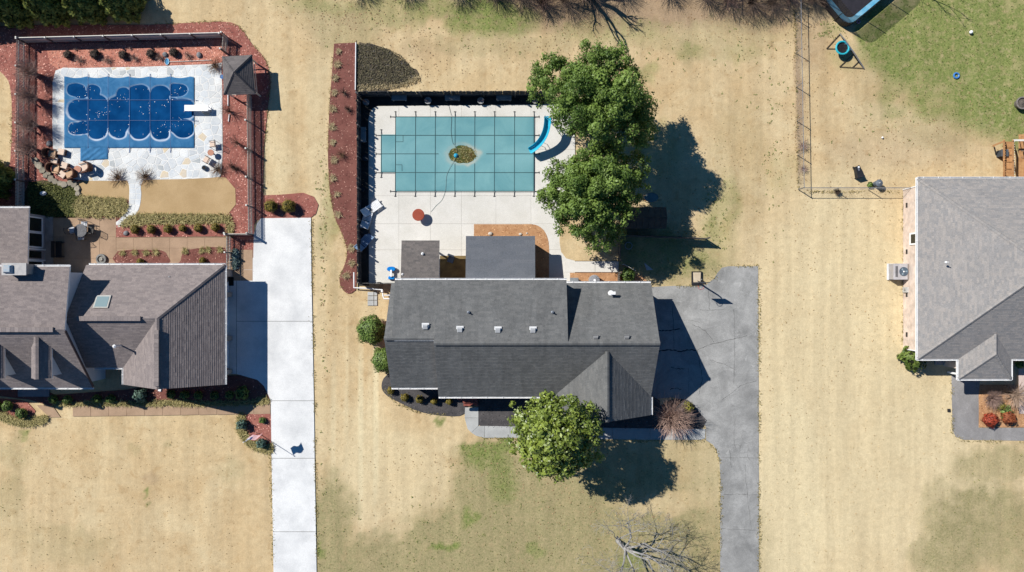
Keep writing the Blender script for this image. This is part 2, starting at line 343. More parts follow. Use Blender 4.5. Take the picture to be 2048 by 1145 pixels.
def chips(polyw,dens,size,mat,name,parent,z=.035,holes=()):
    xs=[p[0] for p in polyw]; ys=[p[1] for p in polyw]; A=abs(area(polyw)); V=[];F=[];T=[]
    nn=int(A*dens); c=0; pw=parent.location if parent else Vector()
    bx=(min(xs),max(xs),min(ys),max(ys)); tries=0
    while c<nn and tries<nn*6:
        tries+=1; x=R.uniform(bx[0],bx[1]); y=R.uniform(bx[2],bx[3])
        if not inpoly(x,y,polyw) or any(inpoly(x,y,h) for h in holes): continue
        a=R.uniform(0,6.28); L=size*R.uniform(.5,1.4); w_=L*R.uniform(.35,.6); ca,sa=math.cos(a),math.sin(a); t1,t2=R.uniform(-.3,.3)*L,R.uniform(-.3,.3)*w_
        b=len(V)
        for u,vv,dz in ((-L,-w_,-t1-t2),(L,-w_,t1-t2),(L,w_,t1+t2),(-L,w_,-t1+t2)):
            V.append((x+(u*ca-vv*sa)*.5-pw[0],y+(u*sa+vv*ca)*.5-pw[1],z+.01+dz*.5))
        F.append((b,b+1,b+2,b+3)); T.append(R.random()**1.5 if R.random()>.03 else 2.2); c+=1
    return struct(mesh_np(name,V,F,mat,parent,T),'stuff')
def bed(poly,kind,dens=30,size=.085,z=.03,holes=(),edge=True):
    pw=wp(poly); b=struct(sheet('mulch_bed',poly,z,SOIL[kind])); chips(pw,dens,size,BARK[kind],'bark_chips',b,z,[wp(h) for h in holes])
    return b
# ------------------------------------------------------------------ left property: beds, lawn islands, walks, driveway
OUT=smooth([(-60,60),(40,52),(150,50),(300,50),(440,44),(478,54),(505,90),(532,122),(541,165),(536,215),(528,300),(526,400),(527,440),(508,450),(506,560),(440,545),(100,545),(-60,420),(12,345),(22,300),(24,240),(22,185),(8,150),(-60,95)],3)
LAWN_A=[(158,364),(259,363),(262,392),(257,402),(160,398),(150,380)]; LAWN_B=[(288,360),(452,356),(454,432),(285,433),(279,420),(283,380)]
DECK=smooth([(112,142),(160,137),(300,134),(430,129),(443,136),(445,240),(444,340),(424,356),(300,360),(170,362),(118,345),(107,300),(106,200)],2)
PAT=[(90,434),(232,436),(233,472),(456,474),(458,500),(506,500),(506,560),(90,560)]
bed(OUT,'red',26,.09,.03,[DECK,LAWN_A,LAWN_B,PAT]); bed([(92,90),(160,88),(300,85),(450,80),(444,132),(430,128),(300,133),(160,136),(118,140),(100,128)],'bright',34,.09,.036)
struct(bed([(508,392),(560,390),(607,386),(628,394),(637,410),(632,428),(620,437),(508,440)],'red',34,.08,.034))
for q,nm in ((LAWN_A,'lawn_patch'),(LAWN_B,'lawn_patch')): struct(sheet(nm,smooth(q,3),.05,M('fenced_lawn',obs(204,174,130),obs(188,158,114),.5,.95,24,.01) if 'fenced_lawn' not in bpy.data.materials else bpy.data.materials['fenced_lawn']))
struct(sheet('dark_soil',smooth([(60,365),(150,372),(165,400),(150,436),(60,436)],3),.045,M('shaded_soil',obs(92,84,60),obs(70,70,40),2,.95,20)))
# flagstone pool deck
def stones(name,conv,step,parent,ztop,skip=None,gap=.03,mat=None):
    xs=[p[0] for p in conv]; ys=[p[1] for p in conv]; pts=[]
    y=min(ys)-step; r=0
    while y<max(ys)+step:
        x=min(xs)-step+(r%2)*step/2
        while x<max(xs)+step:
            pts.append((x+R.uniform(-.45,.45)*step,y+R.uniform(-.45,.45)*step)); x+=step
        y+=step*.9; r+=1
    for c in voronoi(pts,conv):
        q=inset(c,gap)
        if len(q)<3 or abs(area(q))<.02: continue
        if skip and all(skip(a,b) for a,b in q): continue
        zt=ztop+R.uniform(-.004,.006)
        MB().prism(q,.02,zt,ch=.008).build('stone',mat[0] if R.random()<.9 else mat[1+R.randrange(2)],parent,world=True)
FS=[M('pale_flagstone',obs(238,239,236),obs(218,223,226),.6,.85,20,rnd=.1,lo=.4,hi=.6),M('buff_flagstone',obs(238,218,182),obs(226,214,196),1.5,.85,20,rnd=.05),M('grey_flagstone',obs(190,196,198),obs(210,212,210),1.5,.85,20,rnd=.05)]
d=struct(link('pool_deck',None)); d.location=(X(275),Y(245),0)
sheet('mortar_bed',DECK,.052,MORT,d)
CV=[(130,156),(390,154),(390,297),(217,297),(217,322),(162,322),(162,297),(130,297)]; cvw=wp(CV); cvi=[(X(135),Y(162)),(X(384),Y(162)),(X(384),Y(291)),(X(135),Y(291))]
stones('deck',wp([p for p in DECK]),.6,d,.062,lambda a,b: inpoly(a,b,cvi),mat=FS)
d=struct(link('garden_path',None)); d.location=(X(262),Y(400),0)
PATHP=[(255,352),(290,352),(282,372),(283,395),(278,420),(262,440),(236,456),(231,447),(244,436),(256,420),(259,395),(259,372)]
sheet('mortar_bed',smooth(PATHP,3),.054,MORT,d)
for i in range(9):
    t=[(257,358,291,358),(259,368,283,368),(259.5,378,283,378),(259.5,388,284,388),(259.5,399,283,400),(258.5,409,281,412),(254,420,276,424),(246,431,266,437),(238,441,251,449),(233,450,238,456)]
    a=t[i];b=t[i+1]; mid=lambda q,k:(q[0]+(q[2]-q[0])*k,q[1]+(q[3]-q[1])*k); k=.35+.3*R.random()
    for q in ([mid(a,0),mid(a,k),mid(b,k+.06),mid(b,0)],[mid(a,k),mid(a,1),mid(b,1),mid(b,k+.06)]):
        z=inset(wp(q),.018)
        if len(z)>2: MB().prism(z,.02,.066,ch=.008).build('stone',FS[0],d,world=True)
# retaining stones of the shaded garden
d=thing('stone_edging','row of rough grey and buff stones curving round the shaded garden below the blue pool','stone edging',(X(110),Y(365),0))
RS=M('rough_garden_stone',obs(176,166,146),obs(140,134,124),4,.9,16,.01,rnd=.2)
for x,y,r in ((72,322,8),(80,332,9),(88,342,8),(93,352,7),(103,358,8),(112,364,7),(122,368,7),(131,370,8),(141,367,7),(150,370,8),(157,378,7),(158,388,6),(100,347,6)):
    q=[(X(x)+r/S*math.cos(a)*R.uniform(.75,1.1),Y(y)+r/S*math.sin(a)*R.uniform(.75,1.1)) for a in [k*6.283/7+R.uniform(-.2,.2) for k in range(7)]]
    MB().prism(q,0,R.uniform(.14,.24),ch=.04).build('stone',RS,d,world=True)
# tan patio and walks as slabs
def slabset(name,cells,conv,mat,zt=.05,gap=.007,under=JOINT,loc=None,uz=None,part='slab'):
    d=struct(link(name,None)); d.location=loc or (0,0,0)
    for c in cells:
        q=wp(c)
        if conv: q=clipto(q,wp(conv))
        if len(q)<3: continue
        q=inset(q,gap)
        if len(q)>2: MB().prism(q,-.02,zt+R.uniform(-.003,.003),ch=.006).build(part,mat,d,world=True)
    return d
def rects(xs,ys): return [[(a,c),(b,c),(b,e),(a,e)] for a,b in zip(xs,xs[1:]) for c,e in zip(ys,ys[1:])]
d=slabset('patio',rects([92,128,165,200,233],[436,474,518,562])+rects([233,268,305,340,375,410,456],[476,497,535,562])+rects([456,482,506],[500,540,562]),None,TANC,.055,loc=(X(200),Y(490),0))
sheet('joint_bed',PAT,.045,JOINT,d)
d=slabset('front_walk',[[(a,812+(a-180)*-.012),(b,812+(b-180)*-.012),(b,833-(b-180)*.014),(a,833-(a-180)*.012)] for a,b in zip([146,182,218,254,290,326,362,398,434,470,508],[182,218,254,290,326,362,398,434,470,508,541])]
  +[[(62,792),(92,792),(106,812),(146,814),(146,835),(100,835),(78,815)]],None,TANC,.05,loc=(X(300),Y(822),0))
dr=[[(522,437),(622,436),(623,540),(524,540),(507,540),(508,512),(514,460)],[(473,545),(524,540),(623,540),(625,643),(473,643)],[(473,643),(625,643),(628,802),(542,802),(537,790),(528,772),(515,760),(473,748)],[(456,548),(473,545),(473,748),(456,748)],
 [(542,802),(628,802),(629.5,917),(543.5,917)],[(543.5,917),(629.5,917),(632,1064),(546,1064)],[(546,1064),(632,1064),(634,1180),(548,1180)],[(474,548),(473,545)]]
d=struct(link('driveway',None)); d.location=(X(580),Y(700),0)
dr[0]=[(522,437),(622,436),(623,540),(480,546),(500,530),(507,515),(508,470),(514,448)]
dr[1]=[(473,548),(480,546),(623,540),(625,643),(473,643)]
for c in dr[:7]:
    q=wp(c); MB().prism(q if len(c)!=8 else q,-.02,.05).build('slab',CONC,d,world=True)
# shrink joints
for s_ in d.children:
    for v_ in s_.data.vertices:
        pass
MB().beam(P(473,643,.052),P(625,643,.052),.03,.008).beam(P(542,802,.052),P(628,802,.052),.03,.008).beam(P(543.5,917,.052),P(629.5,917,.052),.03,.008).beam(P(546,1064,.052),P(632,1064,.052),.03,.008).beam(P(473,548,.052),P(473,748,.052),.025,.008).build('expansion_joint',M('joint_filler',(.09,.085,.08),None,4,.9),d,world=True)
# red mulch beds
bed([(233,450),(456,446),(457,473),(233,475)],'red',34,.08,.06)
bed(smooth([(236,503),(300,500),(326,502),(336,512),(334,532),(236,532)],2),'dark',34,.08,.062)
bed(smooth([(362,522),(368,504),(390,498),(450,496),(452,532),(362,532)],2),'dark',34,.08,.062)
bed([(-20,776),(80,776),(110,790),(250,780),(450,752),(500,750),(528,766),(540,795),(530,808),(100,812),(60,800),(-20,790)],'dark',26,.08,.032)
bed(smooth([(-30,800),(40,800),(62,812),(66,832),(-30,838)],2),'red',34,.08,.034)
bed(smooth([(480,832),(541,826),(542,890),(520,895),(495,880),(484,862)],2),'red',36,.08,.034)
# ------------------------------------------------------------------ middle property: pool deck, beds, drive
DCK=[(738,568),(737,240),(740,226),(746,217),(756,213),(1130,209),(1150,222),(1150,568)]
d=slabset('pool_patio',rects([730,798,861,923,992,1062,1155],[205,300,392,448,500,575]),DCK,PATIO,.05,.008,loc=(X(940),Y(390),0))
sheet('joint_bed',DCK,.04,M('patio_joint',obs(196,190,180),None,3,.9),d)
bed([(948,449)]+smooth([(1040,449),(1070,450),(1088,462),(1097,485),(1098,520),(1098,562)],4,False)+[(948,562)],'orange',40,.06,.07)
struct(sheet('lawn_patch',[(1119,425),(1238,425),(1236,522),(1150,522),(1132,517),(1122,504),(1119,485)],.065,LAWN))
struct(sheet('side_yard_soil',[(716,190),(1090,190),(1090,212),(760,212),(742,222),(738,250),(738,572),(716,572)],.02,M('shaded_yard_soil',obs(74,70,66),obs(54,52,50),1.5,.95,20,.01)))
d=slabset('side_walk',rects([1128,1190,1237],[523,545]),None,PATIO,.072,.01,loc=(X(1190),Y(534),0))
bed([(1140,546),(1236,546),(1236,566),(1140,566)],'orange',40,.06,.066)
d=slabset('curved_walk',[[(1236,522),(1290,527),(1306,540),(1318,560),(1321,577),(1305,577),(1300,562),(1286,548),(1266,543),(1236,545)]],None,GREYC,.03,0,loc=(X(1290),Y(550),0))
bed([(1240,545),(1270,545),(1288,555),(1296,566),(1240,568)],'orange',30,.07,.034)
bed(smooth([(670,88),(674,87.7),(708,86),(712,86),(712.5,90),(713,200),(714,400),(713,560),(708,583),(694,587),(681,572),(680,552),(690,528),(694,503),(686,472),(670,436),(660,385),(656,300),(660,200),(667,110),(668,92),(668,89)],3),'dark',26,.08,.034)
bed(smooth([(772,752),(800,748),(925,790),(928,828),(890,832),(840,824),(800,806),(772,790),(763,772)],3)+[],'black',50,.05,.03)
bed([(955,790),(1110,790),(1110,856),(966,856),(958,850),(955,842)],'black',50,.05,.034)
bed(smooth([(1120,790),(1300,790),(1320,812),(1340,800),(1375,800),(1396,822),(1404,858),(1210,858),(1120,850)],2),'black',26,.08,.032)
d=slabset('stone_walk',[[(930,815),(957,815),(957,836),(929,836)],[(929,836),(957,836),(957,852),(943,866),(935,858)],[(957,852),(969,852),(969,876),(952,872),(943,866)],[(969,852),(1020,853),(1020,876),(969,876)],[(1020,853),(1100,853),(1100,877),(1020,876)],[(1100,853),(1160,854),(1160,878),(1100,877)],[(1160,854),(1225,856),(1225,879),(1160,878)],[(1225,856),(1300,857),(1300,880),(1225,879)],[(1300,857),(1375,858),(1375,880),(1300,880)],[(1375,858),(1411,858),(1410,877),(1400,880),(1375,880)]],None,GREYC,.04,.008,loc=(X(1000),Y(860),0))
AS=[(1290,575),(1350,572),(1398,572),(1414,569),(1428,557),(1436,545),(1444,536),(1456,533),(1516,533),(1517,700),(1518,1180),(1440,1180),(1441,960),(1439,925),(1434,902),(1426,890),(1412,881),(1412,855),(1396,830),(1380,805),(1345,795),(1290,800)]
struct(sheet('asphalt_drive',AS,.012,ASPH))
d=slabset('paver_strip',rects([735,748,755],[584,592,601,612]),None,GREYC,.06,.02,loc=(X(745),Y(598),0),part='paver')
struct(sheet('porch_floor',[(880,512),(936,512),(936,560),(880,560)],.062,M('stained_floor',obs(150,128,84),obs(116,98,66),1.2,.9,20)))
# cracks in the asphalt
CR=M('open_crack',(.02,.02,.02),None,3,.95); mb=MB()
for L,wd in ((((1300,660),(1318,662),(1338,661),(1360,658)),.09),(((1318,703),(1340,700),(1362,703),(1376,700),(1394,702)),.11),(((1394,702),(1400,730),(1404,760),(1398,790)),.035),(((1345,610),(1347,660),(1348,700)),.03),(((1394,700),(1420,690),(1460,680),(1495,672)),.03),(((1385,650),(1410,662),(1428,685)),.03),(((1445,800),(1465,785),(1485,770),(1512,762)),.03),(((1420,720),(1450,730),(1470,740)),.02),(((1342,735),(1355,738),(1370,737)),.06),(((1340,779),(1352,777),(1362,780)),.06),(((1377,735),(1378,790)),.02),(((1400,620),(1425,621),(1450,619)),.02),(((1418,580),(1419,620)),.02),(((1470,840),(1468,880),(1472,900)),.02),(((1442,915),(1516,917)),.018),(((1445,990),(1480,989),(1516,991)),.02),(((1442,1058),(1516,1062)),.018),(((1468,620),(1470,700),(1468,770)),.018),(((1350,640),(1375,640),(1400,645)),.02),(((1490,930),(1494,985),(1503,1060)),.018),(((1460,900),(1463,940)),.018)):
    pts=[P(a+R.uniform(-1,1),b+R.uniform(-1,1),.014) for a,b in smooth(L,6,False)]
    for a,b in zip(pts,pts[1:]): mb.beam(a,b,wd*R.uniform(.3,1.0),.004)
struct(mb.build('asphalt_crack',CR),'stuff')
# ------------------------------------------------------------------ right property
struct(sheet('asphalt_walk',[(1903,752),(1960,752),(1958,787),(1957,856),(2120,856),(2120,883),(1925,880),(1912,874),(1905,862)],.012,ASPH2))
bed([(1957,788),(1960,770),(2042,770),(2040,828),(2120,840),(2120,855),(1958,855)],'orange',40,.08,.03)
struct(sheet('driveway_corner',[(2037,738),(2120,730),(2120,836),(2037,827)],.05,PINKC))
# ------------------------------------------------------------------ roofs with real shingle courses
TRIM=WHITE
def roof(pts,mat,parent,name='roof_slope',expo=.15,tabw=.32,thick=.13,step=.017,trim=None):
    pts=[Vector(p) for p in pts]; nrm=Vector((0,0,0))
    for i in range(len(pts)): nrm+=pts[i].cross(pts[(i+1)%len(pts)])
    nrm.normalize()
    if nrm.z<0: pts=pts[::-1]; nrm=-nrm
    up=Vector((0,0,1)); v=(up-nrm*nrm.z); v.normalize(); u=v.cross(nrm); o=pts[0]
    q=[((p-o).dot(u),(p-o).dot(v)) for p in pts]
    mb=MB(); off=-nrm*.004; dn=Vector((0,0,-thick)); n=len(pts)
    mb.add([p+off for p in pts]+[p+off+dn for p in pts],[tuple(range(n)),tuple(range(2*n-1,n-1,-1))]+[(i+n,(i+1)%n+n,(i+1)%n,i) for i in range(n)],1)
    v0=min(b for a,b in q); v1=max(b for a,b in q); k=0; y=v0
    to3=lambda a,b,h: o+u*a+v*b+nrm*h
    while y<v1-.01:
        y2=y+expo; st=clip(clip(q,0,-1,-y),0,1,min(y2,v1))
        if len(st)>2:
            x0=min(a for a,b in st); x1=max(a for a,b in st); x=x0-R.uniform(0,tabw)
            while x<x1:
                x2=x+tabw*R.choice((.6,.8,1,1,1.2,1.5)); c=st
                if not (x<=x0 and x2>=x1): c=clip(clip(st,-1,0,-x),1,0,x2)
                if len(c)>2:
                    lift=step*R.uniform(.75,1.25); h=lambda b: .002+lift*(y2-b)/expo; m=len(c); t=R.random()
                    mb.add([to3(a,b,h(b)) for a,b in c],[tuple(range(m))],0,t)
                    for i in range(m):
                        a=c[i];b=c[(i+1)%m]
                        if abs(a[1]-y)<1e-5 and abs(b[1]-y)<1e-5:
                            mb.add([to3(*a,h(y)),to3(*a,-.003),to3(*b,-.003),to3(*b,h(y))],[(0,1,2,3)],0,t*.6)
                x=x2
        y=y2
    return mb.build(name,[mat,trim or TRIM],parent,world=True)
def ridgecap(a,b,mat,parent,w_=.3,name='ridge_cap'):
    a=Vector(a);b=Vector(b); d=(b-a); L=d.length; d.normalize(); sd=d.cross(Vector((0,0,1))).normalized(); mb=MB(); x=0; u=sd.cross(d)
    while x<L:
        e=min(x+.22,L); t=R.random(); A=a+d*x;B=a+d*e
        mb.add([A-sd*w_/2-u*.05+u*.03,A+u*.055,A+sd*w_/2-u*.05+u*.03,B-sd*w_/2-u*.05+u*.015,B+u*.04,B+sd*w_/2-u*.05+u*.015],[(0,3,4,1),(1,4,5,2),(0,1,2)],0,t); x=e
    return mb.build(name,mat,parent,world=True)
def ridgevent(a,b,mat,parent,w_=.34,h=.1):
    a=Vector(a);b=Vector(b); mb=MB(); L=(b-a).length; n=int(L/.3); d=(b-a)/n
    for i in range(n): mb.beam(a+d*i+Vector((0,0,.05)),a+d*(i+.97)+Vector((0,0,.05)),w_,h,0,R.random())
    return mb.build('ridge_vent',mat,parent,world=True)
def gutter(a,b,parent,w_=.1,mat=None,brackets=True,name='gutter'):
    a=Vector(a);b=Vector(b); d=(b-a).normalized(); s=d.cross(Vector((0,0,1))).normalized(); mb=MB(); z=Vector((0,0,1))
    mb.beam(a-z*.1,b-z*.1,w_,.015).beam(a+s*w_/2-z*.05,b+s*w_/2-z*.05,.02,.1).beam(a-s*w_/2-z*.05,b-s*w_/2-z*.05,.02,.1)
    L=(b-a).length; k=.45
    while brackets and k<L: mb.beam(a+d*k-s*(w_/2+.02),a+d*k+s*(w_/2+.02),.035,.02); k+=R.uniform(.8,1.3)
    return mb.build(name,mat or WHITE,parent,world=True)
def profile(name,prof,axis,a,b,mat,parent):     # wall body: profile extruded along an axis, with brick-scaled UVs
    n=len(prof); mk=(lambda p,t: Q(t,p[0],p[1])) if axis=='x' else (lambda p,t: Q(p[0],t,p[1]))
    mb=MB(); vs=[mk(p,a) for p in prof]+[mk(p,b) for p in prof]
    fs=[tuple(range(n)),tuple(range(2*n-1,n-1,-1))]+[(i,i+n,(i+1)%n+n,(i+1)%n) for i in range(n)]
    mb.add(vs,fs); uv=[]
    for f in fs:
        p=[Vector(vs[i]) for i in f]; nn=(p[1]-p[0]).cross(p[2]-p[0])
        for q in p: uv+=[q.x+q.y if abs(nn.x)<abs(nn.y)*5 and abs(nn.z)<max(abs(nn.x),abs(nn.y)) else (q.y if abs(nn.x)>abs(nn.z) else q.x), q.z]
    mb.uv=uv; o=mb.build(name,mat,parent,world=True); return o
def pipe(parent,px,py,z,r=.05,h=.35,mat=None,name='vent_pipe'):
    p=P(px,py,z); o=MB().lathe([(r*2.2,-.12),(r*2.2,0),(r,.05),(r,h),(r*.6,h),(r*.6,h-.08)],10).build(name,mat or STEEL,parent); o.location=p-wl(parent); return o
SH_L=tone_mat('brown_grey_shingle',obs(140,126,122),.09,big=.06,hue=(obs(142,132,130),obs(150,139,135)))
SH_C=tone_mat('charcoal_shingle',obs(88,88,88),.07,big=.16,bigs=.5,streak=True,hue=(obs(111,112,112),obs(117,117,116)))
SH_P=tone_mat('brown_porch_shingle',obs(122,114,108),.08,big=.1,hue=(obs(112,107,105),obs(122,115,111)))
SH_B=tone_mat('slate_blue_shingle',obs(104,107,114),.02,big=.06,hue=(obs(106,110,117),obs(112,115,121)))
SH_R=tone_mat('pale_grey_shingle',obs(158,152,148),.07,big=.05,hue=(obs(152,150,149),obs(162,156,151)))
# ------------------------------------------------------------------ middle house
ze=2.6
hc=thing('brick_house','wide brick house with a charcoal shingled roof between the green pool and the front lawn','house',(Q(18,110)))
pr=.0305
profile('wall',[(3,0),(202,0),(202,2.45),(102.5,5.6),(3,2.45)],'x',-139,256,REDB,hc)
profile('wall',[(3,0),(185,0),(185,2.45),(94,5.35),(3,2.45)],'x',-222,-139.2,REDB,hc)
profile('wall',[(86,0),(257,0),(257,2.45),(171.5,5.1),(86,2.45)],'y',205,240,REDB,hc)
profile('dormer_wall',[(-8,2.2),(-8,4.2),(99,5.6),(99,4.0)],'x',-212,97,WVINYL,hc)
r1=roof([Q(-140,210.7,ze),Q(79,210.7,ze),Q(172,117.6,5.44),Q(172,102.5,5.9),Q(-140,102.5,5.9)],SH_C,hc)
roof([Q(172,117.6,5.44),Q(265,210.7,ze),Q(265,102.5,5.9),Q(172,102.5,5.9)],SH_C,hc)
roof([Q(-230,193.6,ze),Q(-140,193.6,ze),Q(-140,94,5.64),Q(-230,94,5.64)],SH_C,hc)
roof([Q(-230,94,5.64),Q(-215,94,5.64),Q(-215,-5.7,ze),Q(-230,-5.7,ze)],SH_C,hc)
roof([Q(98,102.5,5.9),Q(265,102.5,5.9),Q(265,-5.7,ze),Q(98,-5.7,ze)],SH_C,hc)
roof([Q(-216,94.2,5.68),Q(-139.5,94.2,5.68),Q(-139.5,-11,4.4),Q(-216,-11,4.4)],SH_C,hc)
roof([Q(-139.5,102.5,5.91),Q(100.5,102.5,5.91),Q(100.5,-11,4.4),Q(-139.5,-11,4.4)],SH_C,hc)
roof([Q(79,246,ze),Q(172,246,5.44),Q(172,117.6,5.44),Q(79,210.7,ze)],SH_C,hc)
roof([Q(265,246,ze),Q(265,210.7,ze),Q(172,117.6,5.44),Q(172,246,5.44)],SH_C,hc)
ridgecap(Q(-140,102.5,5.94),Q(265,102.5,5.94),SH_C,hc); ridgecap(Q(-230,94,5.69),Q(-140,94,5.69),SH_C,hc); ridgecap(Q(172,118,5.47),Q(172,246,5.47),SH_C,hc)
gutter(Q(-216,-13,4.38),Q(101,-13,4.38),hc); gutter(Q(104,-7.6,ze-.02),Q(265,-7.6,ze-.02),hc); gutter(Q(-230,195.6,ze-.02),Q(-142,195.6,ze-.02),hc); gutter(Q(-140,212.8,ze-.02),Q(79,212.8,ze-.02),hc); gutter(Q(267,246,ze-.02),Q(267,212,ze-.02),hc)
for x,y,zz in ((851,655,5.6),(920,661,5.7),(996,662,5.72),(1066,662,5.72)):
    f=MB().box((0,0,0),(.52,.5,.03)).build('roof_vent',WHITE,hc); f.location=P(x,y-2,zz-.12)-hc.location; f.rotation_euler=(math.radians(17),0,0)
    MB().prism([(-.19,-.19),(.19,-.19),(.19,.15),(-.19,.15)],.02,.2,ch=.05).build('vent_hood',M('vent_hood_grey',obs(196,198,200),None,4,.5) if x==851 else bpy.data.materials['vent_hood_grey'],f)
for x,y in ((1191,675),(1253,675)):
    f=MB().box((0,0,0),(.46,.44,.03)).prism([(-.18,-.18),(.18,-.18),(.18,.15),(-.18,.15)],.02,.19,ch=.05).build('roof_vent',M('grey_vent_metal',obs(150,150,150),None,4,.5),hc); f.location=P(x,y,5.62)-hc.location; f.rotation_euler=(math.radians(33),0,0); f['label']='small grey box vent'
pipe(hc,937,625,5.3,.05,.25); pipe(hc,1105,625,5.3,.05,.25)
f=pipe(hc,1222,587,3.3,.1,.55,WHITE); MB().box((0,.02,.56),(.5,.22,.14)).build('vent_cap',WHITE,f)
for (x0,x1) in ((-200,-165),(-110,-75),(-60,-25),(110,150),(190,235)):
    f=MB(); yy=185.3 if x0<-150 else (202.3 if x0<90 else 240.3)
    f.beam(Q(x0,yy+.6,1.0),Q(x1,yy+.6,1.0),.05,.08).beam(Q(x0,yy+.6,2.2),Q(x1,yy+.6,2.2),.05,.08).beam(Q(x0,yy+.6,1.0),Q(x0,yy+.6,2.2),.05,.08).beam(Q(x1,yy+.6,1),Q(x1,yy+.6,2.2),.05,.08)
    f=f.build('window',WHITE,hc,world=True); MB().beam(Q(x0+1,yy+.3,1.6),Q(x1-1,yy+.3,1.6),.02,1.16).build('pane',GLASS,f,world=True)
# brick front steps
d=thing('brick_steps','red brick front steps beside the white trimmed eave of the middle house','steps',P(936,806))
BR=M('red_step_brick',obs(170,104,92),obs(150,84,74),4,.9,rnd=.18)
for (x0,x1,y0,y1,z) in ((917,956,792,799,.5),(926,957,799,805,.34),(927,957,805,812,.17)):
    for i in range(int((x1-x0)/7.5)):
        for j in range(2): MB().box((X(x0+7.5*(i+.5)),Y(y0+(y1-y0)*(j+.5)/2),z/2+.001*j),(.285,(y1-y0)/50-.012,z)).build('brick',BR,d,world=True)
# back rooms of the middle house
d=thing('pool_house','low room with a smooth slate blue flat roof between the patio and the middle house','outbuilding',Q(-22,-50))
profile('wall',[(-90,0),(-12,0),(-12,2.3),(-90,2.2)],'x',-80,36,M('tan_siding',obs(176,150,120),obs(160,136,108),2,.8),d)
roof([Q(-88,-95.5,2.5),Q(44,-95.5,2.5),Q(44,-9,2.95),Q(-88,-9,2.95)],SH_B,d,expo=.3,tabw=1.2,step=.008,trim=M('grey_fascia',obs(120,120,124),None,3,.7))
d=thing('porch_cover','small brown shingled patio cover standing left of the slate blue flat roof','patio cover',Q(-175,-45))
roof([Q(-211,-87,2.5),Q(-138.5,-87,2.5),Q(-138.5,-9,2.95),Q(-211,-9,2.95)],SH_P,d,step=.014)
for x,y in ((-204,-80),(-152,-70),(-204,-40),(-152,-40)): MB().beam(Q(x,y,0),Q(x,y,2.4),.12,.12).build('post',PAINTW,d,world=True)
pipe(d,845,508,2.75,.05,.12,WHITE); pipe(d,805,549,2.9,.04,.1,WHITE)
# ------------------------------------------------------------------ left house
hl=thing('brick_house','large house with brown grey shingled roofs and two front dormers beside the white concrete driveway','house',Q(-800,70))
profile('wall',[(-20,0),(185,0),(185,2.45),(77.7,5.7),(-25,5.15),(-25,0)],'x',-1200,-813,WVINYL,hl)
profile('wall',[(-30,0),(148,0),(148,2.45),(59,4.75),(-30,2.45)],'x',-812,-646,REDB,hl)
profile('wall',[(-732,0),(-568,0),(-568,2.4),(-646,4.75),(-732,2.4)],'y',75,180,REDB,hl); profile('wall',[(-660,0),(-568,0),(-568,2.3),(-660,2.3)],'y',-28,74.8,REDB,hl)
zr=5.1
roof([Q(-548,-40,ze),Q(-548,188,ze),Q(-645,188,zr),Q(-645,59,zr)],SH_L,hl)
roof([Q(-741,188,ze),Q(-645,188,zr),Q(-645,59,zr),Q(-741,155.5,ze)],SH_L,hl)
roof([Q(-812,-40,ze),Q(-548,-40,ze),Q(-645,59,zr),Q(-812,59,zr)],SH_L,hl)
roof([Q(-812,59,zr),Q(-645,59,zr),Q(-741,155.5,ze),Q(-812,155.5,ze)],SH_L,hl)
roof([Q(-1200,77.7,6),Q(-799,77.7,6),Q(-799,193.6,ze),Q(-1200,193.6,ze)],SH_L,hl)
roof([Q(-1200,77.7,6),Q(-799,77.7,6),Q(-799,-35,5.4),Q(-1200,-35,5.4)],SH_L,hl)
roof([Q(-1200,-147,3.15),Q(-912,-147,3.15),Q(-912,-36,3.3),Q(-1200,-36,3.3)],SH_L,hl)
ridgecap(Q(-645,59,zr+.02),Q(-547,-41,ze+.02),SH_L,hl,.28,'hip_cap'); ridgecap(Q(-645,59,zr+.03),Q(-645,188,zr+.03),SH_L,hl)
ridgevent(Q(-790,59,zr+.03),Q(-674,59,zr+.03),SH_L,hl); ridgevent(Q(-645,80,zr+.05),Q(-645,182,zr+.05),SH_L,hl); ridgevent(Q(-1190,77.7,6.03),Q(-818,77.7,6.03),SH_L,hl)
gutter(Q(-808,-42,ze-.02),Q(-547,-42,ze-.02),hl); gutter(Q(-546,188,ze-.02),Q(-546,-40,ze-.02),hl,.08); gutter(Q(-1200,-37,5.38),Q(-799,-37,5.38),hl); gutter(Q(-1200,195.6,ze-.02),Q(-799,195.6,ze-.02),hl); gutter(Q(-1200,-149,3.13),Q(-911,-149,3.13),hl)
gutter(Q(-797,157.5,ze-.02),Q(-743,157.5,ze-.02),hl); gutter(Q(-743,158,ze-.02),Q(-743,188,ze-.02),hl)
def mz(y): return 6-(y-77.7)/115.9*3.4
for i,dx in enumerate((0,-86,-172)):
    e,zed,zrd=-838+dx,5.0,5.6; rx=-856.5+dx; wst=-875+dx; ye=77.7+(6-zed)/3.4*115.9; yr=77.7+(6-zrd)/3.4*115.9
    dm=link('dormer',None,hl); dm.location=Q(rx,165,4)-hl.location
    roof([Q(e,168,zed),Q(rx,168,zrd),Q(rx,yr,zrd),Q(e,ye,zed)],SH_L,dm,thick=.09); roof([Q(wst,168,zed),Q(rx,168,zrd),Q(rx,yr,zrd),Q(wst,ye,zed)],SH_L,dm,thick=.09)
    ridgecap(Q(rx,yr,zrd+.03),Q(rx,168,zrd+.03),SH_L,dm,.36)
    a,b=e-7,wst+7
    profile('dormer_wall',[(a,3.0),(a,zed-.04),(rx,zrd-.2),(b,zed-.04),(b,3.0)],'y',100,165,WVINYL,dm)
    w1=MB().beam(Q(b+4,165.5,3.75),Q(a-4,165.5,3.75),.05,.07).beam(Q(b+4,165.5,4.75),Q(a-4,165.5,4.75),.05,.07).build('window',WHITE,dm,world=True)
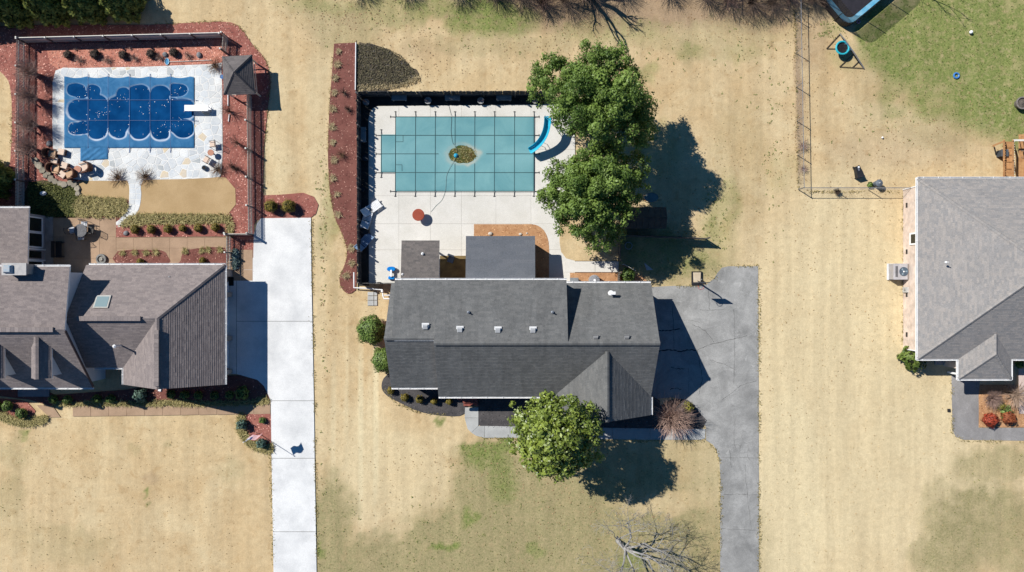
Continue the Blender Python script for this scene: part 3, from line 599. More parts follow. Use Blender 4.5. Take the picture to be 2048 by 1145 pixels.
# east gable trim on the main block, porch step
MB().beam(Q(-799,80,5.93),Q(-799,193,2.55),.05,.2).build('rake_board',M('dark_rake_board',obs(96,82,82),None,3,.7),hl,world=True)
# sunroom wall with glazed bays and door
profile('sunroom_wall',[(-140,0),(-38,0),(-38,3.0),(-140,3.0)],'x',-1200,-932,M('sunroom_siding',obs(190,180,178),obs(178,168,168),2,.6),hl)
for y0,y1,z0,z1,nm in ((-134,-106,.55,2.2,'window'),(-104,-76,.5,2.25,'window'),(-72,-51,.1,2.2,'door'),(-49,-30,.5,2.25,'window')):
    f=MB()
    for a,b in ((Q(-931,y0,z0),Q(-931,y1,z0)),(Q(-931,y0,z1),Q(-931,y1,z1)),(Q(-931,y0,z0),Q(-931,y0,z1)),(Q(-931,y1,z0),Q(-931,y1,z1))): f.beam(a,b,.1,.1)
    f=f.build(nm,WHITE,hl,world=True); i_=4 if nm=='door' else 1
    MB().box(Q(-930.6,(y0+y1)/2,(z0+z1)/2+(.25 if i_==4 else 0)),(.03,(y1-y0)/S-.1-.05*i_,z1-z0-.1-.12*i_)).build('pane',GLASS,f,world=True)
MB().box(Q(-924,-88,.08),(.6,4.0,.16)).build('brick_step',REDB,hl,world=True)
# chimney
ch=MB().box(Q(-884,-30,4.7),(1.6,.72,3.1)).build('chimney',REDB,hl,world=True)
MB().box(Q(-884,-30,6.28),(1.75,.86,.08)).build('chimney_crown',M('chimney_stucco',obs(206,202,198),obs(180,178,178),3,.9),ch,world=True)
MB().prism([(-.3,-.28),(.3,-.28),(.3,.28),(-.3,.28)],0,.25,ch=.12).build('flue_cap',M('blue_grey_flue',obs(150,176,196),obs(190,190,190),6,.5),ch).location=Q(-893,-30,6.3)-wl(ch)
# skylight, pipes
def slopept(px,py,f):               # point on a roof plane z=f(y) seen at px,py
    z=4
    for _ in range(8): q=P(px,py,z); z=f(-q.y*S)
    return P(px,py,z)
fC=lambda y: 2.6+(y+40)/99*2.5; fCs=lambda y: 5.1-(y-59)/96.5*2.5
q=[slopept(a,b,fC)+Vector((0,0,.12)) for a,b in ((195,591),(224,591),(217,616),(187,616))]
sk_=MB().add(q+[p-Vector((0,0,.16)) for p in q],[(3,2,1,0),(0,1,5,4),(1,2,6,5),(2,3,7,6),(3,0,4,7)]).build('skylight',M('skylight_frame',obs(206,204,196),None,3,.4),hl,world=True)
c_=sum(q,Vector())/4; q2=[c_+(p-c_)*.82+Vector((0,0,.012)) for p in q]
mm,_n,_b=nodes('skylight_glass'); _b.inputs['Base Color'].default_value=(.2,.27,.28,1); _b.inputs['Roughness'].default_value=.15
MB().add(q2,[(3,2,1,0)]).build('pane',mm,sk_,world=True)
f=MB().lathe([(.07,-.2),(.07,.75),(.13,.76),(.13,.9),(.02,.98)],10).build('flue_pipe',WHITE,hl); f.location=slopept(242,691,fCs)-hl.location
pipe(hl,342,554,2.95,.05,.3)
# garage front
for y0,y1 in ((-8,14),(22,100),(108,163)):
    dd=MB().box(Q(-567.4,(y0+y1)/2,1.05),(.06,(y1-y0)/S,2.1)).build('garage_door' if y1-y0>30 else 'side_door',WHITE,hl,world=True)
    k=4 if y1-y0>30 else 2
    for i in range(k): MB().box(Q(-566.4,(y0+y1)/2,.28+.52*i*(4/k)),(.03,(y1-y0)/S-.12,.48*(4/k)-.08)).build('panel',WHITE,dd,world=True)
for y in (-25,17,104,170): MB().box(Q(-563.5,y,1.15),(.42,.34 if y!=-25 else .5,2.3)).build('brick_pier',REDB,hl,world=True)
# porch slab
MB().box(Q(-955,214,.06),(2.5,.55,.12)).build('porch_step',M('shaded_step',obs(150,146,150),None,2,.8),hl,world=True)
tag(MB().prism(wp([(458,555),(468,555),(468,572),(458,572)]),.05,.065).build('door_mat',M('black_mat',(.015,.015,.014),None,9,.95)),'black door mat lying by the white side door of the garage','mat')
# pavilion
SH_V=tone_mat('dark_brown_grey_shingle',obs(112,106,104),.08,big=.08,hue=(obs(108,103,103),obs(118,112,110)))
pv=thing('pavilion','low hip roofed pavilion standing between the two fence runs right of the blue pool','pavilion',P(487,160))
ez=1.6; k=(H-ez)/H; c4=[P(a,b,ez) for a,b in ((445,114),(504,110.5),(511,187),(448,190))]; ap=P(467.5,145,2.6)
for i in range(4): roof([c4[i],c4[(i+1)%4],ap],SH_V,pv,thick=.08,trim=PAINTW,expo=.14)
for i in range(4): ridgecap(ap+Vector((0,0,.02)),c4[i]+Vector((0,0,.03)),SH_V,pv,.2,'hip_cap')
cc=sum(c4,Vector())/4
for c in c4:
    b=cc+(c-cc)*.86; MB().beam((b.x,b.y,0),(b.x,b.y,ez-.02),.1,.1).build('post',PAINTW,pv,world=True)
for i in range(4):
    a=cc+(c4[i]-cc)*.86; b=cc+(c4[(i+1)%4]-cc)*.86
    if i!=3: MB().beam((a.x,a.y,.75),(b.x,b.y,.75),.05,.1).build('rail',PAINTW,pv,world=True)
# ------------------------------------------------------------------ right house
hr=thing('brick_house','house with pale grey hip roof and cream brick wall at the right edge','house',Q(900,-30))
profile('wall',[(-192,0),(126,0),(126,2.5),(-192,2.5)],'x',782,1290,CREAMB,hr)
profile('wall',[(862,0),(941,0),(941,2.5),(862,2.5)],'y',126.2,160,CREAMB,hr)
a1=Q(946,-33,6.73); a2=Q(1210,-33,6.73)
roof([Q(774,-205,ze),Q(774,139,ze),a1],SH_R,hr); roof([Q(774,-205,ze),Q(1300,-205,ze),a2,a1],SH_R,hr)
roof([Q(774,139,ze),Q(851.6,139,ze),Q(901.6,89,3.8),a1],SH_R,hr) 
roof([Q(901.6,89,3.8),Q(951.7,139,ze),Q(1300,139,ze),a2,a1],SH_R,hr)
roof([Q(851.6,139,ze),Q(851.6,177,ze),Q(901.6,127,3.8),Q(901.6,89,3.8)],SH_R,hr); roof([Q(951.7,139,ze),Q(951.7,177,ze),Q(901.6,127,3.8),Q(901.6,89,3.8)],SH_R,hr); roof([Q(851.6,177,ze),Q(951.7,177,ze),Q(901.6,127,3.8)],SH_R,hr)
for a,b in ((a1,Q(774,-205,ze)),(a1,Q(774,139,ze)),(Q(901.6,127,3.8),Q(851.6,177,ze)),(Q(901.6,127,3.8),Q(951.7,177,ze)),(Q(901.6,89,3.8),Q(901.6,127,3.8))): ridgecap(Vector(a)+Vector((0,0,.03)),Vector(b)+Vector((0,0,.03)),SH_R,hr,.26,'hip_cap')
for a,b in ((Q(772,-207,ze),Q(772,141,ze)),(Q(774,-207,ze),Q(1300,-207,ze)),(Q(772,141,ze),Q(851,141,ze)),(Q(849.6,139,ze),Q(849.6,179,ze)),(Q(849.6,179,ze),Q(953.7,179,ze)),(Q(953.7,179,ze),Q(953.7,139,ze)),(Q(954,141,ze),Q(1300,141,ze))):
    gutter(b,a,hr,.09)
for y in (-192.5,125.5):
    MB().tube([Q(781.4,y,0.05),Q(781.4,y,2.3),Q(773,y-(11 if y<0 else -11),2.52)],.05,6).build('downspout',WHITE,hr,world=True)
for y in (-160,-68,17,96): MB().box(Q(781.5,y,.55),(.04,.36,.2)).build('crawl_vent',BLACKM,hr,world=True)
f=MB().box(Q(781.2,-92,1.65),(.08,.95,1.25)).build('window',WHITE,hr,world=True); MB().box(Q(780.2,-92,1.72),(.03,.7,.95)).build('pane',GLASS,f,world=True)
pipe(hr,1893,525,4.2,.035,.22,WHITE)
MB().box(Q(856,143,.1),(.9,1.1,.2)).build('stoop',M('porch_slab',obs(190,186,186),None,2,.8),hr,world=True)
MB().box(Q(851,134,1.1),(.06,.9,2.1)).build('front_door',M('navy_door',(.03,.05,.09),None,2,.4),hr,world=True)
for x,y in ((872,172),(944,172)): MB().beam(Q(x,y,0),Q(x,y,2.5),.14,.14).build('porch_post',WHITE,hr,world=True)
# ------------------------------------------------------------------ blue pool cover with rain puddles
PUD=[(154,181,19,13),(164,189,14,9),(189,187,14,16),(249,194,15,18),(280,192,23,22),(322,193,20,21),(358,181,18,13),(350,187,11,9),(174,221,38,23),(200,219,20,27),(237,224,24,32),(259,222,30,28),(300,222,30,27),(280,222,24,30),(322,222,23,30),(348,221,16,24),(366,219,28,20),
 (154,259,14,12),(168,256,14,12),(196,252,22,28),(238,250,21.5,27),(280,252,21.5,28),(322,252,21.5,29),(352,250,10,18),(369,258,22,19)]
xs=np.arange(130,390.1,1.6); ys=np.arange(154,297.1,1.6); PX,PY=np.meshgrid(xs,ys)
wob=(vnoise(PX,PY,12,31)-.5)*5
f=np.full_like(PX,-9.)
for cx,cy,rx,ry in PUD: f=np.maximum(f,1-np.abs((PX+wob-cx)/rx)**2.2-np.abs((PY+wob*.6-cy)/ry)**2.2)
sg=np.clip((f+.35)/.9,0,1); sg=sg*sg*(3-2*sg)
sx=np.minimum.reduce([abs(PX-a) for a in (177,218,259,300,341)]); syy=np.minimum(abs(PY-200),abs(PY-241))
zc=.15-.085*sg+.006*np.exp(-(sx/1.6)**2)-.006*(vnoise(PX*1.0,PY*3.0,10,8)-.5)*2*(1-sg)
edge=np.minimum.reduce([PX-130,390-PX,PY-154,297-PY]); zc=zc-.05*np.exp(-edge/1.5)
# top edge sags between straps
dip=3.2*np.abs(np.sin((PX-216)/41.5*math.pi))*np.clip(1-(PY-154)/20,0,1)
XX,YY=(PX-1024)/S,(572.5-(PY+dip))/S; nx,ny=len(xs),len(ys); idx=np.arange(nx*ny).reshape(ny,nx)
F=np.stack([idx[:-1,:-1],idx[1:,:-1],idx[1:,1:],idx[:-1,1:]],-1).reshape(-1,4)
m,n,bs=nodes('blue_cover_vinyl'); bs.inputs['Roughness'].default_value=.7; bs.inputs['Specular IOR Level'].default_value=.06; v=pos(n)
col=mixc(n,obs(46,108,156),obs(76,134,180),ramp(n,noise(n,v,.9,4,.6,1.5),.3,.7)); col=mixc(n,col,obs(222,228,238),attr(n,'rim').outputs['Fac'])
n.links.new(col,bs.inputs['Base Color']); bump(n,bs,noise(n,v,3.5,4,.6,2.5),.03,.4); BLUEC=m
bc=thing('pool_cover','dark blue vinyl pool cover holding scalloped puddles of rainwater','pool cover',(X(260),Y(228),0))
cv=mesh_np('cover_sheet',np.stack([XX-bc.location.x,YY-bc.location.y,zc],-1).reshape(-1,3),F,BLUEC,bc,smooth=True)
rim=np.exp(-((f+.13)/.13)**2)*np.clip(.18+1.1*(.35+.65*vnoise(PX,PY,14,3))*np.clip((PY-205)/45,0.12,1),0,1); rim=np.where((f>-.5),rim,0)  # white puddle rims: glare painted into the cover colour, stronger along lower edges
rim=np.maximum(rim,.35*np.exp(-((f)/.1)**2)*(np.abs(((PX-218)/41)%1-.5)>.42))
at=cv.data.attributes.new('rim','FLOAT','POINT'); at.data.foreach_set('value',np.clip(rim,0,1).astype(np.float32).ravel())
m,n,bs=nodes('puddle_water'); bs.inputs['Base Color'].default_value=(*obs(6,54,112),1); bs.inputs['Roughness'].default_value=.04; bs.inputs['IOR'].default_value=1.33
v=pos(n); n.links.new(mixc(n,obs(8,62,114),obs(18,80,136),ramp(n,noise(n,v,.8,3),.35,.65)),bs.inputs['Base Color']); bump(n,bs,noise(n,v,6,2),.004,.25)
sheetp=MB().add([(X(a)-bc.location.x,Y(b)-bc.location.y,.114) for a,b in ((134,292),(386,292),(386,160),(134,160))],[(0,1,2,3)]).build('rainwater',m,bc)
V=[];FF=[]
for _ in range(420):                 # pale leaves floating on the puddles
    x=R.uniform(132,388); y=R.uniform(168,278); fv=f[int((y-154)/1.6),int((x-130)/1.6)]
    if fv<.12 or R.random()>.35+.5*math.sin(x*.07+y*.11): continue
    b=len(V); a=R.uniform(0,6.3); L=R.choice((.02,.025,.03,.03,.045)); 
    for k_ in range(4): V.append((X(x)+L*math.cos(a+k_*1.571)*(1 if k_%2 else .6)-bc.location.x,Y(y)+L*math.sin(a+k_*1.571)*(1 if k_%2 else .6)-bc.location.y,.128))
    FF.append((b,b+1,b+2,b+3))
struct(mesh_np('floating_leaves',V,FF,M('pale_wet_leaf',(.8,.8,.78),(.6,.62,.62),3,.4),bc),'stuff')
# step section of the cover, wrinkled
xs2=np.arange(162,217.1,1.0); ys2=np.arange(296,323.1,1.0); A,B=np.meshgrid(xs2,ys2); z2=.13+.022*np.sin((A*.8+B*1.1)*.45+2*vnoise(A,B,9,4))*np.clip((np.minimum(A-162,217-A))/8,0,1)*np.clip((vnoise(A,B,15,6))*1.4,0,1)
z2-=.05*np.exp(-np.minimum.reduce([A-162,217-A,323-B])/1.2); B2=B+ -.07*(A-162)*np.clip((B-296)/26,0,1)
i2=np.arange(A.size).reshape(A.shape); F2=np.stack([i2[:-1,:-1],i2[1:,:-1],i2[1:,1:],i2[:-1,1:]],-1).reshape(-1,4)
mesh_np('step_sheet',np.stack([X(A)-bc.location.x,Y(B2)-bc.location.y,z2],-1).reshape(-1,3),F2,BLUEC,bc,smooth=True)
STRB=M('blue_grey_strap',obs(84,118,172),None,4,.6)
for x in (176,216,259,300,341): MB().beam(P(x,148,.1),P(x,157,.15),.04,.015).beam(P(x,157,.158),P(x,296,.158),.022,.008).beam(P(x,296,.12),P(x,306,.08),.04,.015).build('strap',STRB,bc,world=True)
for y in (200,241): MB().beam(P(131,y,.158),P(389,y+.5,.158),.022,.008).beam(P(389,y,.15),P(397,y+2,.08),.03,.015).build('strap',STRB,bc,world=True)
# diving board
dv=thing('diving_board','white diving board jutting over the right end of the blue pool cover','diving board',P(400,220))
MB().box((-.05,0,.55),(1.86,.47,.06)).build('board',M('white_board',(.82,.82,.82),(.78,.78,.78),3,.5),dv)
for s_ in (-.15,.15): MB().beam((.55,s_,.05),(.25,s_,.54),.05,.05).beam((.8,s_,.05),(.8,s_,.52),.05,.05).build('leg',WHITE,dv)
MB().box((.65,0,.07),(.6,.5,.05)).build('base_plate',STEEL,dv)
# leaf skimmer
nt_=thing('leaf_skimmer','leaf skimmer net with long pale pole on the red mulch above the blue pool','pool skimmer',P(335,124))
MB().tube([P(339,124,.08)-P(335,124),P(380,122.6,.09)-P(335,124),P(424,120.5,.1)-P(335,124)],.022,6).build('pole',PALEW,nt_)
MB().tube([(.17*math.cos(a),.26*math.sin(a),.08) for a in [k*6.283/16 for k in range(17)]],.03,5).build('hoop',M('pale_blue_plastic',obs(190,226,240),None,4,.4),nt_)
MB().lathe([(.0,.05),(.16,.06)],14,sy=1.5).build('net',M('blue_net',obs(44,150,206),None,4,.6),nt_)
# ------------------------------------------------------------------ green safety cover
gxs=[791,831,870.5,910,949.5,989,1029,1068]; gys=[234,271,308,345.5,383]
TEAL=None; m,n,bs=nodes('teal_mesh_cover'); bs.inputs['Roughness'].default_value=.75; v=pos(n)
col=mixc(n,obs(94,154,162),obs(120,174,178),ramp(n,noise(n,v,.35,4,.6,.6),.35,.65)); col=mixc(n,col,obs(140,190,194),attr(n,'rim').outputs['Fac']); col=mixc(n,col,obs(196,192,174),attr(n,'silt').outputs['Fac'])
col=mixc(n,col,mixc(n,(.93,)*3,(1.06,)*3,ramp(n,noise(n,v,28,2),.3,.7)),1.0,'MULTIPLY'); n.links.new(col,bs.inputs['Base Color']); TEAL=m
gc=thing('pool_cover','teal safety cover with dark strap grid and an algae puddle at its middle','pool cover',(X(925),Y(308),0))
def tealsheet(x0,x1,y0,y1,name):
    a=np.linspace(x0,x1,int((x1-x0)/1.8)+2); b=np.linspace(y0,y1,int((y1-y0)/1.8)+2); A,B=np.meshgrid(a,b)
    d=np.sqrt(((A-925)/70)**2+((B-310)/46)**2); e=np.sqrt(((A-925)/33)**2+((B-310)/20.5)**2)+(vnoise(A,B,9,12)-.5)*.25
    z=.13-.05*np.exp(-(d*1.1)**2)-.035*np.clip(1.15-e,0,1); ed=np.minimum.reduce([A-791 if x0>770 else A-762,1068-A,B-234 if x0>770 else B-270,(383 if x0>770 else 345)-B]); z-=.03*np.exp(-ed/1.2)*(ed<6)
    z+=.004*np.exp(-(np.minimum.reduce([abs(A-g) for g in gxs])/2)**2)
    i_=np.arange(A.size).reshape(A.shape); F=np.stack([i_[:-1,:-1],i_[1:,:-1],i_[1:,1:],i_[:-1,1:]],-1).reshape(-1,4)
    o=mesh_np(name,np.stack([X(A)-gc.location.x,Y(B)-gc.location.y,z],-1).reshape(-1,3),F,TEAL,gc,smooth=True)
    fl=np.exp(-((B-310-(A-925)*.02)/26)**2)*.55*vnoise(A,B,40,14); silt=np.clip(np.exp(-((e-1.0)/.16)**2),0,1)*np.clip(.1+.75*vnoise(A,B,20,44),0,1)
    for nm,q in (('rim',fl),('silt',silt)):
        t=o.data.attributes.new(nm,'FLOAT','POINT'); t.data.foreach_set('value',q.astype(np.float32).ravel())
tealsheet(791,1068,234,383,'cover_sheet'); tealsheet(762,791.4,270,345,'step_sheet')
m,n,bs=nodes('algae_water'); bs.inputs['Roughness'].default_value=.15; v=pos(n)
col=mixc(n,obs(92,78,40),obs(74,92,44),ramp(n,noise(n,v,1.6,4,.7,1),.4,.6)); col=mixc(n,col,obs(130,112,62),ramp(n,noise(n,v,5,4,.8),.52,.68)); n.links.new(col,bs.inputs['Base Color'])
pts=[(925+32.5*math.cos(a)*(1+.08*math.sin(3*a+1)),310+20*math.sin(a)*(1+.1*math.sin(2*a+.5))) for a in [k*6.283/40 for k in range(40)]]
pudd=MB().prism(wp(pts),.07,.079).build('algae_puddle',m,gc,world=True)
V=[];FF=[];T=[]
for _ in range(330):
    a=R.uniform(0,6.28); r=math.sqrt(R.random())*.96
    x,y=925+31*r*math.cos(a),310+18*r*math.sin(a)
    if R.random()<.3: x,y=930+R.gauss(0,11),299+R.gauss(0,4)
    if ((x-925)/31)**2+((y-310)/18)**2>1: continue
    b=len(V); L=R.uniform(.03,.08); t=R.uniform(0,6.28)
    for k_ in range(4): V.append((X(x)+L*math.cos(t+k_*1.571)*(1 if k_%2 else .5)-gc.location.x,Y(y)+L*math.sin(t+k_*1.571)*(1 if k_%2 else .5)-gc.location.y,.083+R.uniform(0,.03)))
    FF.append((b,b+1,b+2,b+3)); T.append(R.random())
struct(mesh_np('soggy_leaves',V,FF,leaf_mat('soggy_leaf',obs(88,84,36),obs(168,158,96),trans=0),gc,T),'stuff')
GST=M('dark_teal_strap',obs(48,84,88),None,4,.7)
def gstrap(a,b,ends):
    mb=MB(); a=Vector(a);b=Vector(b); N=16; L=[]
    for i in range(N+1):
        p=a+(b-a)*i/N; d=((p.x-925)/70)**2+((p.y-310)/46)**2; e=((p.x-925)/33)**2+((p.y-310)/20.5)**2
        L.append(None if e<.8 else P(p.x,p.y,.146-.04*math.exp(-d*1.21)-.02*max(0,1.1-e)))
    for p,q in zip(L,L[1:]):
        if p and q: mb.beam(p,q,.036,.01)
    o=mb.build('strap',GST,gc,world=True)
    d=(b-a).normalized()
    for s_,pt,on in ((-1,a,ends[0]),(1,b,ends[1])):
        if on:
            e=pt+d*s_*10; MB().beam(P(pt.x,pt.y,.12),P(e.x,e.y,.075),.04,.02).lathe([(.05,0),(.05,.03),(.02,.035)],8,c=P(e.x,e.y,.05)).beam(P(e.x-d.y*2.5,e.y+d.x*2.5,.07),P(e.x+d.y*2.5,e.y-d.x*2.5,.07),.03,.02).build('spring_anchor',BLACKM,o,world=True)
for x in gxs: gstrap((x,234),(x-.5,383),(1,1))
for y in gys: gstrap((762 if 260<y<350 else 791,y),(1068,y),(1,1))
gstrap((762.5,270),(762.5,345),(1,1))
for a,b in (((806,271),(806,284)),((792,284),(806,284)),((804,330),(804,343)),((792,330),(804,330))): MB().beam(P(*a,.137),P(*b,.137),.03,.008).build('seam_patch',GST,gc,world=True)
# cover pump, cord and hose
pm=thing('cover_pump','small cyan cover pump sitting in the algae puddle of the teal cover','pump',P(912,312))
MB().lathe([(.16,.06),(.17,.14),(.1,.2),(.0,.22)],14).build('pump_body',M('cyan_plastic',obs(40,182,214),obs(30,160,200),3,.35),pm); MB().lathe([(.06,.2),(.05,.27),(.0,.28)],8,c=(.08,-.05,0)).build('outlet',BLACKM,pm)
HOSE=M('grey_cord',obs(96,112,110),None,4,.6)
def cordobj(L,r,name,label,cat,mat,z=.13):
    p=[P(a,b,(z if not hasattr(z,'__call__') else z(a,b))) for a,b in smooth(L,6,False)]
    o=MB().tube([q-p[0] for q in p],r,5).build(name,mat); o.location=p[0]; return tag(o,label,cat)
cordobj([(898,213),(903,236),(902,262),(905,285),(911,293),(914,303),(912,310)],.012,'power_cord','dark power cord running from the bench planter down to the cyan cover pump','cord',HOSE,lambda a,b: .15 if b>230 else .08)
cordobj([(911,316),(900,335),(893,352),(891,380),(884,400),(872,412),(862,424)],.011,'drain_hose','thin pale hose trailing from the algae puddle to the red round table','hose',M('pale_hose',obs(150,170,166),None,4,.6),lambda a,b: .15 if b<383 else .07)
# ------------------------------------------------------------------ fences
def fence_mesh(wd,h,th,tip):
    mb=MB(); pr=[(-wd/2,0),(wd/2,0),(wd/2,h-tip),(0 if tip>.05 else wd/4,h),(-wd/2 if tip>.05 else -wd/4,h-tip if tip>.05 else h)]
    if tip<=.05: pr.append((-wd/2,h-tip))
    n=len(pr); mb.add([(a,-th/2,b) for a,b in pr]+[(a,th/2,b) for a,b in pr],[tuple(range(n)),tuple(range(2*n-1,n-1,-1))]+[(i,i+n,(i+1)%n+n,(i+1)%n) for i in range(n)]); return mb
def fence(name,label,a,b,h,sp,wd,mat,side,pst=2.2,capm=None,tip=.06,th=.022,gap=None,cat='fence',lean=0,postxt=.1,nopick=False):
    a=Vector((*a[:2],0));b=Vector((*b[:2],0)); d=(b-a); L=d.length; d.normalize(); ang=math.atan2(d.y,d.x); nrm=Vector((-d.y,d.x,0))*side
    o=thing(name,label,cat,(a+b)/2,ang); m0=fence_mesh(wd,h-.06,th,tip); n=int(L/sp)
    first=None
    for i in range(n if not nopick else 0):
        x=-L/2+sp*(i+.5)
        if gap and gap[0]<x+L/2<gap[1]: continue
        if first is None: q=m0.build('picket',mat,o); first=q
        else: q=link('picket',first.data,o)
        q.location=(x+R.uniform(-.006,.006),0,.05+R.uniform(-.012,.012)); q.rotation_euler=(R.gauss(0,lean),R.gauss(0,lean),R.gauss(0,lean*2))
    for z in ((.3,h-.25) if h<1.4 else (.3,h/2,h-.25)): MB().box((0,side*.05,z),(L,.045,.09)).build('rail',mat,o)
    k=max(1,round(L/pst))
    for i in range(k+1):
        p=MB().box((0,0,(h+postxt)/2),(.1,.1,h+postxt)).build('post',POSTM if capm else mat,o); p.location=(-L/2+L*i/k,side*.08,0)
        if capm: MB().prism([(-.07,-.07),(.07,-.07),(.07,.07),(-.07,.07)],h+postxt,h+postxt+.06,ch=.03).build('post_cap',capm,p)
    if capm and wd>.1: MB().box((0,0,h+.0),(L,.05,.03)).build('cap_strip',capm,o)
    return o
FH=1.15; LPICK=M('pale_picket_paint',obs(212,206,196),obs(196,190,180),4,.7,rnd=.08); POSTM=M('shade_toned_fence_post',obs(128,112,104),obs(110,96,90),4,.8)  # posts get a darker copy of the fence colour, shade painted in
fence('picket_fence','taupe picket fence with pale caps along the top of the blue pool garden',P(54,86),P(451,76),FH,.115,.112,PAINTW,-1,2.2,PALEW)
fence('picket_fence','taupe picket fence down the left edge of the garden beside the bare round trees',P(50,420),P(52,86),FH,.115,.07,LPICK,-1,2.3,PALEW)
fence('picket_fence','short taupe picket fence run joining the top fence to the hip roofed pavilion',P(455,108),P(457,76),FH,.115,.07,LPICK,1,1.4,PALEW)
fence('picket_fence','long taupe picket fence between the pavilion and the head of the white driveway',P(507,470),P(504,192),FH,.115,.07,LPICK,1,2.2,PALEW)
fence('picket_fence','short taupe picket fence turning the corner at the head of the patio bed',P(461,471),P(505,471),FH,.115,.07,LPICK,1,1.8,PALEW)
fence('picket_gate','taupe picket gate run standing between the tan patio and the flower bed',P(464,541),P(464,472),FH,.115,.06,LPICK,1,1.5,PALEW,cat='gate')
FH=1.42
fence('wood_fence','dark weathered plank fence along the top of the teal pool yard',P(720,193),P(1092,192),FH,.15,.149,DARKW,-1,2.4,None,.04,lean=.012)
fence('wood_fence','dark weathered plank fence down the left side of the teal pool yard',P(722,566),P(721,197),FH,.165,.163,DARKW,-1,2.4,None,.1,lean=.02)
fence('wood_fence','short dark plank fence from the left yard corner to the charcoal roofed house',P(722,568),P(800,568),1.2,.15,.13,DARKW,1,1.6,None,.04,lean=.01)
GREYW=M('grey_fence_wood',obs(118,112,104),obs(96,92,86),4,.9,24,.003,rnd=.15)
fence('board_fence','grey board fence casting a long shadow right of the big trees',P(1241,473),P(1410,480),1.25,.15,.14,GREYW,1,2.4,None,.04)
fence('board_fence','short grey board fence standing beneath the lower big tree beside the side walk',P(1236,522),P(1236,458),1.25,.15,.13,GREYW,-1,1.3,None,.04)
fence('board_fence','low grey board fence from the side walk to the house beside the round green shrub',P(1235,564),P(1235,546),1.1,.15,.12,GREYW,-1,1,None,.04)
g_=thing('garden_gate','narrow gate swung open over the curved walk beside the round green shrub','gate',P(1243,530),math.atan2(Y(543)-Y(529),X(1268)-X(1243)))
for i in range(7): MB().box((.12+.15*i,0,.6),(.1,.022,1.1)).build('picket',GREYW,g_)
for z in (.25,.95): MB().box((.55,.03,z),(1.1,.04,.07)).build('rail',PALEW,g_)
# chain link
WIRE=STEEL
def chainlink(label,a,b,h=1.2,pst=2.8):
    a=Vector((*a[:2],0));b=Vector((*b[:2],0)); d=b-a; L=d.length; ang=math.atan2(d.y,d.x); o=thing('chain_link_fence',label,'fence',(a+b)/2,ang)
    mb=MB(); sp=.13; x=-h
    t=.0011
    V=[];F=[]
    while x<L:
        for sgn in (1,-1):
            x0,x1=x,x+h; z0,z1=(0,h) if sgn>0 else (h,0)
            c0=max(x0,0); c1=min(x1,L)
            if c1-c0<.02: continue
            f0=(c0-x0)/h; f1=(c1-x0)/h; p=(c0-L/2,z0+(z1-z0)*f0); q=(c1-L/2,z0+(z1-z0)*f1); b_=len(V)
            V+=[(p[0],-t,p[1]+t),(q[0],-t,q[1]+t),(q[0],t,q[1]-t),(p[0],t,p[1]-t)]; F.append((b_,b_+1,b_+2,b_+3))
            b_=len(V); V+=[(p[0],-t,p[1]-t),(q[0],-t,q[1]-t),(q[0],t,q[1]+t),(p[0],t,p[1]+t)]; F.append((b_,b_+1,b_+2,b_+3))
        x+=sp
    struct(mesh_np('wire_mesh',V,F,WIRE,o),'stuff')
    MB().tube([(-L/2,0,h),(L/2,0,h)],.025,6).build('top_rail',STEEL,o)
    k=round(L/pst)
    for i in range(k+1):
        p=MB().lathe([(.03,0),(.03,h+.03),(.04,h+.04),(.0,h+.09)],8).build('post',STEEL,o); p.location=(-L/2+L*i/k,0,0)
    return o
chainlink('tall run of chain link fence crossing the lawn from the top edge to the corner',P(1589,-30),P(1596,379)); chainlink('chain link fence run from the lawn corner to the cream brick house',P(1597,380),P(1806,380))
# ------------------------------------------------------------------ white board edging and pvc downpipe
tag(MB().beam(P(712,86,.12),P(711,181,.12),.06,.24).build('edging_board',WHITE),'thin white edging board between the dark mulch strip and the weedy patch','edging')
d=thing('white_pipe','white drain pipe zigzagging from the fence corner to the middle house','pipe',P(740,580))
pp=[P(708,545,.3),P(708,576,.3),P(733,577,.35),P(765,580,.4),P(766,592,.5),P(768,598,.5),P(782,598,.5)]
MB().tube([p-d.location for p in pp],.06,6).build('pipe_run',WHITE,d)
MB().tube([P(768,591,.8)-d.location,P(784,591,.8)-d.location],.05,6).build('branch_pipe',WHITE,d); MB().lathe([(.1,0),(.1,.2),(.07,.25)],10,c=P(765,583,.4)-d.location).build('elbow',WHITE,d)
# ------------------------------------------------------------------ water slide
WS=M('cyan_slide_plastic',obs(60,196,226),obs(50,184,218),2,.25,spec=.5)
sl_=thing('water_slide','curved cyan water slide dropping over the right end of the teal cover','water slide',P(1082,275))
path=smooth([(1095,236),(1094,252),(1090,268),(1082,283),(1071,295),(1059,303)],8,False); zz=[1.75,1.6,1.35,1.05,.78,.6]; N=len(path)
mb=MB(); prev=None; secs=[]
for i,(a,b) in enumerate(path):
    t=i/(N-1)*5; k=min(4,int(t)); z=zz[k]+(zz[k+1]-zz[k])*(t-k); secs.append(P(a,b,z))
prof=[(-.27,.3),(-.24,.3),(-.2,.06),(-.1,.0),(.1,.0),(.2,.06),(.24,.3),(.27,.3),(.25,.02),(.12,-.05),(-.12,-.05),(-.25,.02)]
rings=[]
for i,p in enumerate(secs):
    d=(secs[min(i+1,N-1)]-secs[max(i-1,0)]); d.z=0; d.normalize(); s_=Vector((d.y,-d.x,0)); rings.append([p+s_*u+Vector((0,0,q)) for u,q in prof])
K=len(prof); mb.add([v for r in rings for v in r],[(i*K+j,i*K+(j+1)%K,(i+1)*K+(j+1)%K,(i+1)*K+j) for i in range(N-1) for j in range(K)]+[tuple(range(K)),tuple(range((N-1)*K,N*K))[::-1]])
mb.build('flume',WS,sl_,world=True)
mb=MB(); p=secs[3]
